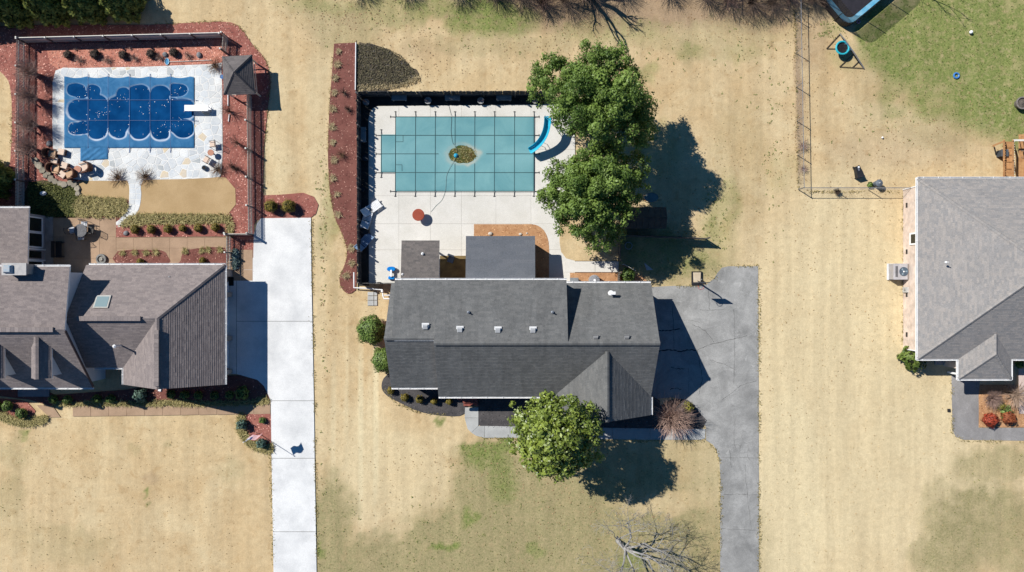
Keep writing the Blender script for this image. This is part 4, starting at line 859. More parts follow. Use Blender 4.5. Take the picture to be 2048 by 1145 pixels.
for s_ in (-.2,.2): 
    L=MB().tube([Vector((secs[2].x+.25+s_*.3,secs[2].y+.5,.05)),Vector((secs[3].x+s_,secs[3].y,secs[3].z-.02))],.025,6).tube([Vector((secs[0].x+s_,secs[0].y+.45,.05)),Vector((secs[0].x+s_,secs[0].y+.05,secs[0].z+.5))],.025,6).build('leg',STEEL,sl_,world=True)
for k_ in range(5): MB().beam(Vector((secs[0].x-.2,secs[0].y+.42-.07*k_,.3+.28*k_)),Vector((secs[0].x+.2,secs[0].y+.42-.07*k_,.3+.28*k_)),.1,.03).build('ladder_step',WS,sl_,world=True)
L=MB().tube([secs[24]+Vector((0,0,-.05)),Vector((secs[24].x+.55,secs[24].y-.05,.05))],.022,6).tube([secs[28]+Vector((0,0,-.05)),Vector((secs[28].x+.55,secs[28].y-.05,.05))],.022,6).build('brace',STEEL,sl_,world=True)
# swirl emblem on the slide bed
EM=M('navy_emblem',obs(20,70,130),None,4,.4); mb=MB()
c=secs[2]+Vector((0,.02,.012)); pts=[c+Vector((.11*math.cos(a)*(1-a/12),.13*math.sin(a)*(1-a/12)+.1,.03-.0*a)) for a in [k*.45 for k in range(14)]]
for a,b in zip(pts,pts[1:]): mb.beam(a,b,.022,.006)
for k_ in range(2): mb.beam(secs[9]+Vector((-.02,.05*k_,.02)),secs[10]+Vector((.08,.05*k_,.02)),.02,.006)
mb.build('emblem',EM,sl_,world=True)
# ------------------------------------------------------------------ teal pool yard furniture
RUST=M('rust_red_tabletop',obs(176,84,58),obs(156,68,46),1.5,.5)
t=thing('round_table','round rust red patio table standing alone on the pale pool deck','table',P(839,432))
MB().lathe([(.0,.66),(.44,.66),(.48,.68),(.48,.7),(.45,.715),(.0,.715)],28).build('tabletop',RUST,t); MB().lathe([(.25,.05),(.24,.09),(.05,.12),(.045,.66)],14).build('pedestal',BLACKM,t)
WP=M('white_plastic',(.8,.8,.8),(.74,.75,.77),3,.35)
def lounger(name,label,loc,rz,mat,back=.5):
    o=thing(name,label,'lounger',loc,rz,'loungers by the dark fence')
    for i in range(9): MB().box((-.05+.115*i,0,.32),(.095,.6,.025)).build('slat',mat,o)
    for i in range(6): MB().box((-.2-.1*i*math.cos(back),0,.34+.1*i*math.sin(back)+.02),(.09,.6,.025),rot=Matrix.Rotation(back,3,'Y')).build('slat',mat,o)
    for s_ in (-1,1):
        MB().beam((-.1,s_*.32,.31),(1.0,s_*.32,.31),.05,.06).beam((-.12,s_*.32,.32),(-.12-.65*math.cos(back),s_*.32,.34+.65*math.sin(back)),.05,.06).build('side_rail',mat,o)
        for x in (.85,-.05): MB().beam((x,s_*.3,.0),(x,s_*.3,.3),.05,.05).build('leg',mat,o)
    return o
lounger('sun_lounger','white slatted sun lounger half in sunlight at the left fence',P(742,420),math.radians(35),WP)
lounger('sun_lounger','white slatted lounger folded low just below the half sunlit lounger',P(735,440),math.radians(75),WP,.25)
lounger('sun_lounger','pale blue lounger in the fence shade below the black heap',P(728,488),math.radians(50),M('pale_blue_plastic_slat',obs(150,180,215),None,4,.4),.6)
o=thing('garden_cart','black low cart in the fence shade between the loungers','cart',P(730,464),.2)
MB().prism([(-.4,-.25),(.4,-.25),(.45,.25),(-.45,.25)],.2,.42,ch=.05).build('tray',BLACKM,o)
for a,b in ((-.3,-.28),(.3,-.28),(-.3,.28),(.3,.28)): MB().tube([(a,b-.03,.15),(a,b+.03,.15)],.15,10).build('wheel',BLACKM,o)
TUBW=M('white_pot_rim',obs(200,200,196),None,4,.6); POTD=M('dark_potting_soil',(.02,.018,.016),None,6,.95); TW=M('dry_twig',obs(150,104,84),obs(120,84,70),5,.9)
def pot(label,px,py,r,mat,twigs=0,h=.4,group='pots along the dark fence'):
    o=thing('plant_pot',label,'pot',P(px,py),0,group); MB().lathe([(r*.75,0),(r,h),(r*1.08,h),(r*1.08,h-.03),(r*.92,h),(r*.86,h-.06)],16).build('pot_shell',mat,o); MB().lathe([(r*.88,h-.07),(0,h-.06)],14).build('soil',POTD,o)
    if twigs:
        mb=MB()
        for k_ in range(twigs):
            a=R.uniform(0,6.28); mb.tube([(0,0,h-.08),(.1*math.cos(a),.1*math.sin(a),h+.2),(.28*math.cos(a),.28*math.sin(a),h+.35)],[.012,.01,.004],4)
        mb.build('dead_stems',TW,o)
    return o
PC=M('pale_ceramic_pot',obs(190,190,190),obs(150,150,150),3,.5); PG=M('dark_grey_pot',obs(70,72,76),None,3,.5)
pot('white rimmed pot with dead red stems in the top left yard corner',734,207,.24,PC,7); pot('white rimmed pot between the first and second fence planters',857,204,.26,PC,4); pot('white rimmed pot with pinkish stems between the second and third fence planters',962,204,.25,PC,5); pot('pale pot just left of the big tree crown at the top fence',1070,205,.2,PC,4)
pot('dark pot with a thin pale rim in the left fence shade, upper of two',733,318,.24,PG); pot('dark pot with a thin pale rim in the left fence shade, lower of two',725,380,.22,PG)
GB=M('grey_planter_box',obs(178,174,172),obs(150,148,148),2,.7)
def planter(label,px,py,rz=0):
    o=thing('bench',label,'bench',P(px,py),rz,'grey benches along the dark fence')
    for i in range(3): MB().box((0,-.14+.14*i,.42),(1.2,.125,.035)).build('plank',GB,o)
    for s_ in (-.48,.48): MB().box((s_,0,.2),(.06,.36,.4)).build('leg',GB,o)
    return o
planter('grey bench at the top fence nearest the left corner',800,199); planter('grey bench at the top fence where the power cord starts',906,199); planter('grey bench at the top fence nearest the big tree',1008,199); planter('grey bench standing upright along the left fence in shade',729,272,math.pi/2)
o=thing('toddler_seesaw','blue and white plastic toddler seesaw by the brown patio cover','toy',P(784,547))
BLU=M('bright_blue_plastic',obs(20,140,226),obs(16,128,214),3,.3)
MB().prism([(.38*math.cos(a)*(1 if abs(math.cos(a))<.9 else .92),.2*math.sin(a)+.33) for a in [k*6.283/16 for k in range(16)]],.18,.4,ch=.04).build('seat',BLU,o); MB().prism([(-.22,-.5),(.2,-.5),(.28,-.36),(.2,-.24),(-.2,-.24),(-.26,-.36)],.12,.34,ch=.04).build('seat',BLU,o); MB().prism([(-.07,-.3),(.07,-.3),(.07,.25),(-.07,.25)],.3,.48,ch=.03).build('handle_bar',WP,o)
o=thing('patio_chair','grey patio chair under the gap between the two back roofs','chair',P(903,520),math.radians(-20))
CF=M('grey_sling_fabric',obs(110,124,146),None,4,.7)
MB().box((0,0,.42),(.5,.5,.04)).build('seat',CF,o); MB().box((-.1,.3,.7),(.5,.05,.5),rot=Matrix.Rotation(.25,3,'X')).build('backrest',CF,o)
for a in (-.24,.24):
    MB().tube([(a,-.24,0),(a,-.24,.6),(a,.24,.62)],.018,5).build('armrest',BLACKM,o); MB().tube([(a,.24,0),(a,.28,.9)],.018,5).build('leg',BLACKM,o)
# air conditioners along the north wall
def ac_round(label,px,py,r):
    o=thing('air_conditioner',label,'air conditioner',P(px,py))
    MB().lathe([(r,.02),(r,.75),(r*.94,.8),(r*.3,.82),(0,.82)],20).build('casing',M('grey_ac_casing',obs(170,172,176),obs(150,152,156),3,.5),o)
    mb=MB(); 
    for k_ in range(6): mb.beam((r*.9*math.cos(k_*.524),r*.9*math.sin(k_*.524),.83),(-r*.9*math.cos(k_*.524),-r*.9*math.sin(k_*.524),.83),.015,.015)
    mb.build('fan_guard',STEEL,o); MB().lathe([(.1,.83),(.1,.86),(0,.87)],10).build('hub',WHITE,o); return o
ac_round('round grey air conditioner against the back wall of the middle house',1187,561,.42)
o=thing('utility_box','small square grey cabinet beside the round air conditioner','utility box',P(1147,563)); MB().box((0,0,.42),(.58,.5,.84)).build('cabinet',M('grey_cabinet',obs(132,140,146),None,3,.5),o); MB().box((0,0,.86),(.62,.54,.04)).build('lid',M('grey_cabinet_lid',obs(150,156,160),None,3,.5),o)
for px,py,r,l in ((1140,560,.05,''),): pass
# rocks by the slate roof bed
for px,py,r,l in ((981,468,.16,'pale rock at the roof edge in the orange mulch bed, left one'),(1041,469,.12,'pinkish rock at the roof edge in the orange mulch bed'),(1054,467,.07,'tiny white stone in the orange mulch bed above the slate roof')):
    o=MB().lathe([(r,0),(r*.95,r*.5),(r*.5,r*.9),(0,r)],9,sx=1.25).build('rock',M('pale_rock',obs(216,208,196),obs(186,176,164),5,.9) if r==.16 else bpy.data.materials['pale_rock'],None,smooth=True); o.location=P(px,py,.06); tag(o,l,'rock')
# ------------------------------------------------------------------ basketball hoop
o=thing('basketball_hoop','portable basketball hoop with tan base on the edge of the asphalt','basketball hoop',P(1393,557))
MB().prism([(-.42,-.55),(.42,-.55),(.42,.55),(-.42,.55)],.02,.14,ch=.03).build('base_tray',BLACKM,o); MB().prism([(-.28,-.36),(.28,-.36),(.3,.46),(-.3,.46)],.14,.24,ch=.05).build('ballast',M('tan_sandbag',obs(222,206,180),obs(206,188,160),4,.9),o)
top=P(1404,566,2.7)-o.location
MB().tube([(.1,-.35,.15),(.3,-.45,1.6),(top.x,top.y+.25,2.55)],.06,8).tube([(.0,-.2,.15),(.28,-.42,1.3)],.03,6).build('pole',BLACKM,o)
MB().box((top.x,top.y+.02,2.65),(1.1,.05,.7)).build('backboard',M('dark_backboard',obs(80,84,90),None,3,.4),o)
MB().tube([(top.x+.23*math.cos(a),top.y-.28+.23*math.sin(a),2.42) for a in [k*6.283/18 for k in range(19)]],.02,5).build('rim',M('red_rim',obs(206,90,96),None,3,.4),o)
mb=MB()
for k_ in range(12):
    a=k_*.5236; mb.tube([(top.x+.22*math.cos(a),top.y-.28+.22*math.sin(a),2.41),(top.x+.12*math.cos(a+.5),top.y-.28+.12*math.sin(a+.5),2.02)],.006,4)
mb.build('net',WHITE,o)
# ------------------------------------------------------------------ shaded shed, tub, hoop right of the trees
o=thing('garden_shed','small dark shed roof almost lost in the big tree shade','shed',P(1283,440))
SHD=M('dark_shed_wood',obs(104,92,80),obs(84,74,66),3,.9)
MB().box((0,0,.75),(2.6,1.3,1.5)).build('wall',SHD,o)
for s_ in (-1,1):
    for i in range(7): MB().box((-1.41+.47*i,s_*.4,1.72),(.45,.95,.04),rot=Matrix.Rotation(-s_*.45,3,'X')).build('roof_panel',SHD,o)
o=thing('wheelbarrow','grey wheelbarrow with brown load standing above the dark shed','wheelbarrow',P(1300,397))
MB().lathe([(.28,.25),(.42,.55),(.45,.56),(.43,.53)],16,sx=1.25,sy=.85).build('tub',M('grey_green_metal',obs(130,150,150),None,3,.4),o); MB().lathe([(.42,.5),(.0,.53)],16,sx=1.2,sy=.8).build('soil_load',M('brown_load',obs(110,84,64),None,5,.95),o)
MB().tube([(-.5,-.03,.18),(-.5,.03,.18)],.18,12).build('wheel',BLACKM,o)
for s_ in (-.2,.2): MB().beam((-.5,s_,.2),(.85,s_,.5),.04,.04).build('handle',RAWW,o)
o=MB().tube([(.28*math.cos(a),.28*math.sin(a),.03) for a in [k*6.283/20 for k in range(21)]],.03,6).build('hoop',STEEL); o.location=P(1257,492); tag(o,'thin metal hoop lying in the shade below the grey board fence','hoop')
# ------------------------------------------------------------------ left furniture
WK=M('brown_wicker',obs(124,84,66),obs(96,64,52),12,.8); CU=M('tan_cushion',obs(244,220,200),obs(236,208,186),3,.9); CU2=M('apricot_cushion',obs(232,192,156),None,3,.9)
def armchair(label,px,py,rz,cm,s_=1):
    o=thing('wicker_armchair',label,'armchair',P(px,py),rz,'wicker furniture left of the blue pool')
    MB().prism([(-.3,-.3),(.32,-.3),(.32,.3),(-.3,.3)],.12,.36,ch=.02).build('base',WK,o); MB().prism([(-.24,-.26),(.34,-.26),(.34,.26),(-.24,.26)],.37,.47,ch=.03).build('cushion',cm,o)
    mb=MB(); 
    for k_ in range(10):
        a0=math.pi*.5+math.pi*k_/10; a1=math.pi*.5+math.pi*(k_+1)/10
        mb.beam((-.18+.32*math.cos(a0),.36*math.sin(a0),.58),(-.18+.32*math.cos(a1),.36*math.sin(a1),.58),.08,.6)
    mb.build('backrest',WK,o)
    for s in (-1,1): MB().box((.1,s*.35,.5),(.52,.09,.2)).build('armrest',cm if R.random()<.5 else WK,o)
    for a,b in ((-.28,-.28),(.28,-.28),(-.28,.28),(.28,.28)): MB().box((a,b,.06),(.06,.06,.12)).build('leg',WK,o)
    return o
def ottoman(label,px,py,rz,cm):
    o=thing('wicker_ottoman',label,'ottoman',P(px,py),rz,'wicker furniture left of the blue pool')
    MB().prism([(-.24,-.24),(.24,-.24),(.24,.24),(-.24,.24)],.1,.36,ch=.02).build('base',WK,o); MB().prism([(-.27,-.25),(.27,-.25),(.27,.25),(-.27,.25)],.365,.45,ch=.04).build('cushion',cm,o)
    for a,b in ((-.2,-.2),(.2,-.2),(-.2,.2),(.2,.2)): MB().box((a,b,.05),(.05,.05,.1)).build('leg',WK,o)
    return o
armchair('wicker armchair at the top left of the furniture group, dark rounded back',110,310,-.15,CU2); armchair('wicker armchair at the lower left of the furniture group, dark rounded back',117,339,-.15,CU2)
ottoman('tan topped ottoman nearest the corner of the blue cover',129,306,-.2,CU); ottoman('tan topped ottoman between the two dark backed armchairs',115,324,-.1,CU); ottoman('tan topped ottoman in the middle of the group beside a square shadow',135,333,-.3,CU); ottoman('tan topped ottoman at the bottom of the group on the deck edge',131,351,-.6,CU)
armchair('wicker armchair with open pale arms at the bottom of the furniture group',147,350,math.radians(200),CU2); armchair('wicker armchair just right of the round side table',177,337,math.radians(195),CU)
def sidetable(label,px,py,r,mat):
    o=thing('side_table',label,'side table',P(px,py)); MB().lathe([(0,.5),(r,.5),(r,.54),(0,.545)],20).build('tabletop',mat,o); MB().lathe([(r*.6,0),(r*.5,.05),(.05,.1),(.05,.5)],10).build('pedestal',WK,o); return o
TC=M('terracotta_top',obs(206,150,124),obs(192,138,114),2,.8)
sidetable('round terracotta side table touching the wicker group below the cover steps',163,341,.28,TC); sidetable('round terracotta side table between the two chairs right of the blue pool',427,308,.25,TC)
def metalchair(label,px,py,rz,cm,g='chairs right of the blue pool'):
    o=thing('metal_chair',label,'chair',P(px,py),rz,g)
    MB().prism([(-.23,-.24),(.23,-.24),(.23,.24),(-.23,.24)],.4,.46,ch=.02).build('seat',cm,o)
    for s in (-.24,.24):
        MB().tube([(.24,s,0),(.22,s,.62),(-.22,s,.64)],.018,5).build('armrest',BLACKM,o); MB().tube([(-.22,s,0),(-.24,s,.45),(-.33,s,.9)],.018,5).build('leg',BLACKM,o)
    mb=MB()
    for k_ in range(7): mb.tube([(-.25,-.21+.07*k_,.46),(-.33,-.21+.07*k_,.9)],.009,4)
    mb.tube([(-.33,-.25,.9),(-.35,0,.94),(-.33,.25,.9)],.02,5).build('backrest',BLACKM,o); return o
metalchair('metal chair with tan seat above the round table right of the blue pool',430,291,math.radians(185),CU); metalchair('metal chair with tan seat below the round table right of the blue pool',418,322,math.radians(150),CU)
WM=M('white_seat',obs(214,216,222),None,3,.5)
o=thing('patio_table','dark round patio table with mesh top on the shaded tan patio','table',P(172,463)); MB().lathe([(.0,.7),(.5,.7),(.52,.72),(.5,.74),(0,.74)],20).build('tabletop',M('dark_mesh_top',(.05,.05,.055),(.12,.12,.13),14,.5),o)
for k_ in range(4): MB().tube([(.1*math.cos(k_*1.571),.1*math.sin(k_*1.571),.7),(.4*math.cos(k_*1.571),.4*math.sin(k_*1.571),0)],.02,5).build('leg',BLACKM,o)
for i,(a,b,r_,l) in enumerate(((151,462,.3,'patio chair with white lit back left of the mesh table'),(168,475,1.7,'patio chair with white lit back below the mesh table'),(175,450,-1.6,'pale round backed patio chair above the mesh table'),(188,462,3.0,'dark patio chair right of the mesh table with a long shadow'))): metalchair(l,a,b,r_,WM if i<3 else M('dark_seat',(.05,.05,.05),None,3,.6),'chairs round the mesh patio table')
o=thing('garden_bench','dark slatted bench in deep shade against the sunroom wall','bench',P(124,500),math.pi/2)
for i in range(5): MB().box((0,-.2+.1*i,.42),(1.3,.085,.03)).build('slat',BLACKM,o)
for s in (-.58,.58): MB().box((s,0,.3),(.05,.5,.6)).build('leg',BLACKM,o)
MB().box((0,.28,.7),(1.3,.04,.4)).build('backrest',BLACKM,o)
o=thing('fire_pit','round grey ringed fire pit on the tan patio','fire pit',P(205,519)); MB().lathe([(.42,0),(.42,.2),(.4,.24),(.28,.24),(.27,.14),(.2,.13)],24).build('ring',M('grey_cast_stone',obs(150,150,146),obs(122,122,120),4,.9),o); MB().lathe([(.26,.13),(.18,.16),(.13,.24),(.08,.25),(.0,.22)],20).build('bowl',M('pale_grate',obs(178,174,164),obs(140,136,128),5,.8),o)
o=thing('glazed_pot','squat blue grey glazed pot below the chairs right of the blue pool','pot',P(411,337)); MB().lathe([(.15,0),(.22,.14),(.2,.26),(.16,.3),(.14,.27)],16).build('pot_shell',M('blue_glaze',obs(90,118,140),obs(120,140,156),4,.3),o); MB().lathe([(.15,.27),(.0,.28)],12).build('soil',POTD,o)
o=thing('bucket','small blue bucket at the left foot of the pavilion','bucket',P(447,156)); MB().lathe([(.12,0),(.16,.3),(.17,.3),(.14,.28)],14).build('bucket_shell',M('bucket_blue',obs(30,110,180),None,3,.4),o); MB().tube([(.16*math.cos(a),0,.3+.16*math.sin(a)) for a in [k*math.pi/8 for k in range(9)]],.01,4).build('handle',STEEL,o)
ROCKB=M('blue_grey_rock',obs(158,158,160),obs(116,116,120),4,.85)
for px,py,r,l in ((331,110,.2,'blue grey rock between dark mounds above the skimmer net'),(399,111,.22,'blue grey rock near the right end of the top mulch strip'),(99,288,.22,'grey rock in shade at the corner of the furniture group'),(253,467,.2,'pale mossy rock at the left end of the boxwood row')):
    o=MB().lathe([(r,0),(r*1.02,r*.35),(r*.75,r*.75),(r*.2,r*.95),(0,r*.96)],9,sx=1.15).build('rock',ROCKB,None,smooth=False); o.location=P(px,py,.03); o.rotation_euler=(0,0,R.uniform(0,6)); tag(o,l,'rock')
tag(MB().tube([(0,-.45,0),(0,.45,0)],.04,6).build('white_pipe_piece',WHITE),'short white pipe lying upright in the bed below the pavilion','pipe').location=P(456,201,.1)
tag(MB().tube([(0,-.3,0),(.06,.3,0)],.04,6).build('white_pipe_piece',WHITE),'white pipe stub lying by the wispy shrub below the pavilion','pipe').location=P(457,236,.1)
o=thing('white_goose','white garden goose statue in the shaded garden left of the patio','statue',P(90,388)); MB().lathe([(.0,.05),(.14,.1),(.18,.24),(.1,.36),(0,.38)],12,sx=1.5).build('body',WP,o); MB().tube([(.2,0,.28),(.3,0,.45),(.3,0,.62),(.4,0,.64)],[.07,.05,.05,.02],6).build('neck',WP,o)
tag(MB().prism([(-.14,-.1),(.12,-.14),(.16,.1),(-.1,.14)],0,.1,ch=.03).build('junction_box',WP),'small white utility cover in the mulch by the garage gable','utility box').location=P(320,780,.03)
# ------------------------------------------------------------------ flag on a pole
o=thing('flagpole','slim flagpole with the stars and stripes flying over the red mulch corner','flagpole',P(518,867))
MB().tube([(0,0,0),(0,0,3.2)],[.03,.022],8).build('pole',STEEL,o); MB().lathe([(0,0),(.05,.03),(.05,.07),(0,.1)],10,c=(0,0,3.2)).build('finial',PALEW,o)
RD,WH,BL=M('flag_red',obs(206,62,76),None,3,.8),M('flag_white',(.75,.75,.75),None,3,.8),M('flag_blue',obs(44,60,128),None,3,.8)
nu,nv=26,13; fly=Vector((1.05,.28,-.08)); drop=Vector((.18,.3,-.46)); V=[];F=[];mi=[]
def fp(u,v): return Vector((.03,0,3.1))+fly*u+drop*v+Vector((-.25,1,0))*.09*math.sin(u*7)*min(1,u*3)+Vector((0,0,-.12*u*u))
mb=MB()
for i in range(nu+1):
    for j in range(nv+1): V.append(fp(i/nu,j/nv))
for i in range(nu):
    for j in range(nv):
        mb_i=2 if (i<nu*.4 and j<7) else (0 if j%2==0 else 1); F.append((i*(nv+1)+j,(i+1)*(nv+1)+j,(i+1)*(nv+1)+j+1,i*(nv+1)+j+1)); mi.append(mb_i)
mb.v=[tuple(v) for v in V]; mb.f=F; mb.m=mi; mb.t=[.5]*len(F); fl=mb.build('flag',[RD,WH,BL],o,smooth=True)
mb=MB(); nn=drop.cross(fly).normalized()
for r_ in range(9):
    for c_ in range(6 if r_%2==0 else 5):
        u=(.035+.06*(c_+(.5 if r_%2 else 0)))*1.05; v=(.035+.055*r_); q=fp(u,v)
        for s in (.006,-.006):
            mb.add([q+nn*s+(fly.normalized()*math.cos(k_*1.2566)+drop.normalized()*math.sin(k_*1.2566))*.018 for k_ in range(5)],[(0,1,2,3,4)])
mb.build('stars',WH,fl)
# ------------------------------------------------------------------ right yard
CY=M('sky_blue_pad',obs(96,182,222),obs(150,206,232),3,.5); BM=M('trampoline_black',obs(54,52,60),obs(44,43,50),3,.6)
o=thing('trampoline','trampoline with sky blue edge pad and black net at the top edge','trampoline',P(1712,-22),math.radians(40))
Lx,Ly,zt=2.9,1.9,.75
def rr(a,b,r,n=6): return [(sx*(a-r)+r*math.cos(t),sy*(b-r)+r*math.sin(t)) for sx,sy,t0 in ((1,1,0),(-1,1,math.pi/2),(-1,-1,math.pi),(1,-1,1.5*math.pi)) for t in [t0+math.pi/2*k_/n for k_ in range(n+1)]]
outer,inner=rr(Lx,Ly,.8),rr(Lx-.36,Ly-.36,.55); N=len(outer); mb=MB()
mb.add([(a,b,zt) for a,b in outer]+[(a,b,zt+.03) for a,b in inner],[(i,(i+1)%N,(i+1)%N+N,i+N) for i in range(N)]); mb.build('edge_pad',CY,o)
MB().add([(a,b,zt-.03) for a,b in rr(Lx-.3,Ly-.3,.55)],[tuple(range(N))]).build('jump_mat',BM,o)
MB().tube([(a,b,zt-.06) for a,b in rr(Lx+.03,Ly+.03,.8)]+[(rr(Lx+.03,Ly+.03,.8)[0][0],rr(Lx+.03,Ly+.03,.8)[0][1],zt-.06)],.04,6).build('frame',BLACKM,o)
m,n,bs=nodes('black_netting'); bs.inputs['Base Color'].default_value=(.012,.012,.014,1); tr=nd(n,'ShaderNodeBsdfTransparent'); mx=nd(n,'ShaderNodeMixShader'); mx.inputs[0].default_value=.55
n.links.new(tr.outputs[0],mx.inputs[1]); n.links.new(bs.outputs[0],mx.inputs[2]); n.links.new(mx.outputs[0],n.nodes['Material Output'].inputs[0]); NET=m
on=rr(Lx+.06,Ly+.06,.8); mb=MB(); mb.add([(a,b,zt) for a,b in on]+[(a*.98,b*.98,zt+1.5) for a,b in on],[(i,(i+1)%N,(i+1)%N+N,i+N) for i in range(N)]); mb.build('safety_net',NET,o)
mb=MB(); mb.add([(a*1.0,b*1.0,.1) for a,b in on]+[(a,b,zt-.05) for a,b in on],[(i,(i+1)%N,(i+1)%N+N,i+N) for i in range(N)]); mb.build('skirt',BM,o)
for a,b in ((Lx,Ly*.4),(Lx,-Ly*.4),(-Lx,Ly*.4),(-Lx,-Ly*.4),(Lx*.4,-Ly),(-Lx*.4,-Ly),(Lx*.4,Ly),(-Lx*.4,Ly)): MB().tube([(a*1.03,b*1.03,0),(a*1.03,b*1.03,zt+1.55)],.03,6).build('net_pole',BLACKM,o)
# tipped swing frame with saucer
o=thing('saucer_swing','cyan rimmed saucer swing hanging on a low dark metal frame','swing',P(1688,102))
FR=M('bronze_metal',obs(88,76,64),None,4,.5)
def pl(a,b,z): return P(a,b,z)-o.location
for L in ([(1680,68),(1653,97.5)],[(1653,97.5),(1703,99)],[(1709,107),(1679,134)],[(1679,134),(1728,137)],[(1705,135),(1719,122)]): MB().tube([pl(*L[0],.06),pl(*L[1],.06)],.028,6).build('frame_leg',FR,o)
MB().tube([pl(1680,68,.1),pl(1690,80,.75),pl(1709,107,.75),pl(1728,137,.06)],.045,6).build('top_bar',STEEL,o)
MB().tube([pl(1680,68,.04),pl(1728,137,.04)],.03,6).build('ground_bar',FR,o)
c=pl(1685,96,.62); MB().tube([(c.x+.5*math.cos(a),c.y+.5*math.sin(a),c.z) for a in [k_*6.283/24 for k_ in range(25)]],.075,8).build('saucer_rim',M('cyan_foam',obs(52,196,210),obs(40,180,200),4,.5),o)
mb=MB()
for k_ in range(-4,5):
    h=math.sqrt(.25-(k_*.11)**2) if abs(k_*.11)<.5 else 0; mb.beam((c.x+k_*.11,c.y-h,c.z-.04),(c.x+k_*.11,c.y+h,c.z-.04),.03,.012).beam((c.x-h,c.y+k_*.11,c.z-.05),(c.x+h,c.y+k_*.11,c.z-.05),.03,.012)
mb.build('web_seat',BLACKM,o); MB().lathe([(.46,-.06),(.0,-.1)],18,c=c).build('seat_pad',BM,o)
for a,b in ((1694,88),(1703,100)): MB().tube([pl(a,b,.74),(c.x+(.15 if a<1700 else .3),c.y+(.3 if a<1700 else -.2),c.z)],.012,4).build('rope',CY,o)
def ball(label,px,py,r,mat):
    b=MB().lathe([(r*math.sin(t),r-r*math.cos(t)) for t in [k_*math.pi/10 for k_ in range(11)]],16).build('ball',mat,None,smooth=True); b.location=P(px,py,0); return tag(b,label,'ball')
ball('white ball on the green grass near the top right corner',1940,66,.14,WP); ball('tiny white ball on the dry lawn above the fallen bin',1764,276,.08,WP)
for px,py,r,mat,l in ((1912,152,.2,M('blue_ring',obs(74,140,214),None,3,.4),'blue ring toy on the green grass of the right yard'),(1716,44,.13,M('pink_ring',obs(232,168,188),None,3,.4),'pink ring toy beside the trampoline corner')):
    q=MB().tube([(r*math.cos(a),r*math.sin(a),.05) for a in [k_*6.283/18 for k_ in range(19)]],r*.35,7).build('ring_toy',mat); q.location=P(px,py); tag(q,l,'ring toy')
o=thing('stone_planter','round grey planter with pale rim at the right edge of the green grass','planter',P(2037,209)); MB().lathe([(.36,0),(.46,.3),(.5,.42),(.5,.46),(.4,.47),(.38,.36)],22).build('bowl',M('grey_planter_stone',obs(150,140,134),obs(120,112,108),4,.8),o); MB().lathe([(.39,.36),(.16,.4),(.08,.46),(0,.44)],18).build('soil',M('grey_soil',obs(118,108,98),obs(90,84,78),4,.95),o)
o=thing('rubbish_bin','black wheeled rubbish bin lying tipped over on the dry lawn','bin',P(1713,344),math.radians(-75))
rt=Matrix.Rotation(math.pi/2,3,'Y'); mb=MB(); BN=M('black_bin_plastic',obs(48,50,54),obs(36,38,42),3,.5)
mb.add([(-.4,-.18,.05),(-.4,.18,.05),(-.4,.18,.4),(-.4,-.18,.4),(.45,-.26,.02),(.45,.26,.02),(.45,.26,.5),(.45,-.26,.5)],[(0,1,2,3),(7,6,5,4),(0,4,5,1),(1,5,6,2),(2,6,7,3),(3,7,4,0)]); mb.build('bin_body',BN,o)
MB().box((-.5+.98,0,.27),(.06,.6,.56)).build('lid',BM,o); MB().box((-.1,0,.43),(.3,.12,.03)).build('handle',STEEL,o); MB().lathe([(.08,0),(.08,.01),(0,.02)],10,c=(-.3,.05,.42)).build('badge',WP,o)
for s in (-.22,.22): MB().tube([(-.36,s-.02,.12),(-.36,s+.02,.12)],.11,12).build('wheel',BLACKM,o)
o=thing('dustbin','grey round dustbin with lid behind the chain link fence','bin',P(1750,369)); MB().lathe([(.22,0),(.27,.6),(.29,.62),(.29,.66),(.1,.74),(0,.75)],18).build('bin_body',M('blue_grey_bin',obs(112,120,130),obs(96,104,114),3,.5),o); MB().tube([(-.08,0,.74),(0,0,.8),(.08,0,.74)],.015,5).build('handle',STEEL,o)
# deck with stairs railing
DK=thing('wooden_deck','timber deck with baluster railing at the top right corner of the pale grey roof','deck',P(2060,318)); dz=.9
for i in range(14): MB().box(P(2040+5.2*i*.0+5.4*i,315,dz)+Vector((0,0,0)),(.2,3.6,.03)).build('board',RAWW,DK,world=True)
for px in (2008,2026):
    for k_ in range(2): MB().beam(P(px,282,dz+.95 if px==2026 else .95),P(px,358,dz+.95 if px==2026 else .95),.14,.04).build('top_rail',RAWW,DK,world=True) if k_==0 else None
    for k_ in range(15): MB().beam(P(px+3,284+5*k_,.15 if px==2008 else dz),P(px+3,284+5*k_,.93 if px==2008 else dz+.93),.045,.045).build('baluster',RAWW if px==2008 else PALEW,DK,world=True)
    for y in (281,320,357): MB().beam(P(px,y,0),P(px,y,1.0 if px==2008 else dz+1.05),.1,.1).build('post',RAWW,DK,world=True)
MB().beam(P(2026,281,dz+.95),P(2110,281,dz+.95),.14,.04).build('top_rail',PALEW,DK,world=True)
for k_ in range(10): MB().beam(P(2032+7*k_,282,dz),P(2032+7*k_,282,dz+.93),.045,.045).build('baluster',PALEW,DK,world=True)
for k_ in range(5): MB().box(P(2017,290+14*k_,.15+.15*k_),(.7,.5,.05)).build('stair_tread',RAWW,DK,world=True)
MB().beam(P(1986,292,.9),P(2006,284,.95),.14,.04).beam(P(1988,293,0),P(1988,293,.9),.1,.1).build('hand_rail',RAWW,DK,world=True)
o=thing('grill','covered black grill standing on the timber deck at the right edge','grill',P(2046,309,dz)); MB().lathe([(.3,.4),(.34,.6),(.3,.78),(.12,.86),(0,.87)],16).build('kettle',BLACKM,o)
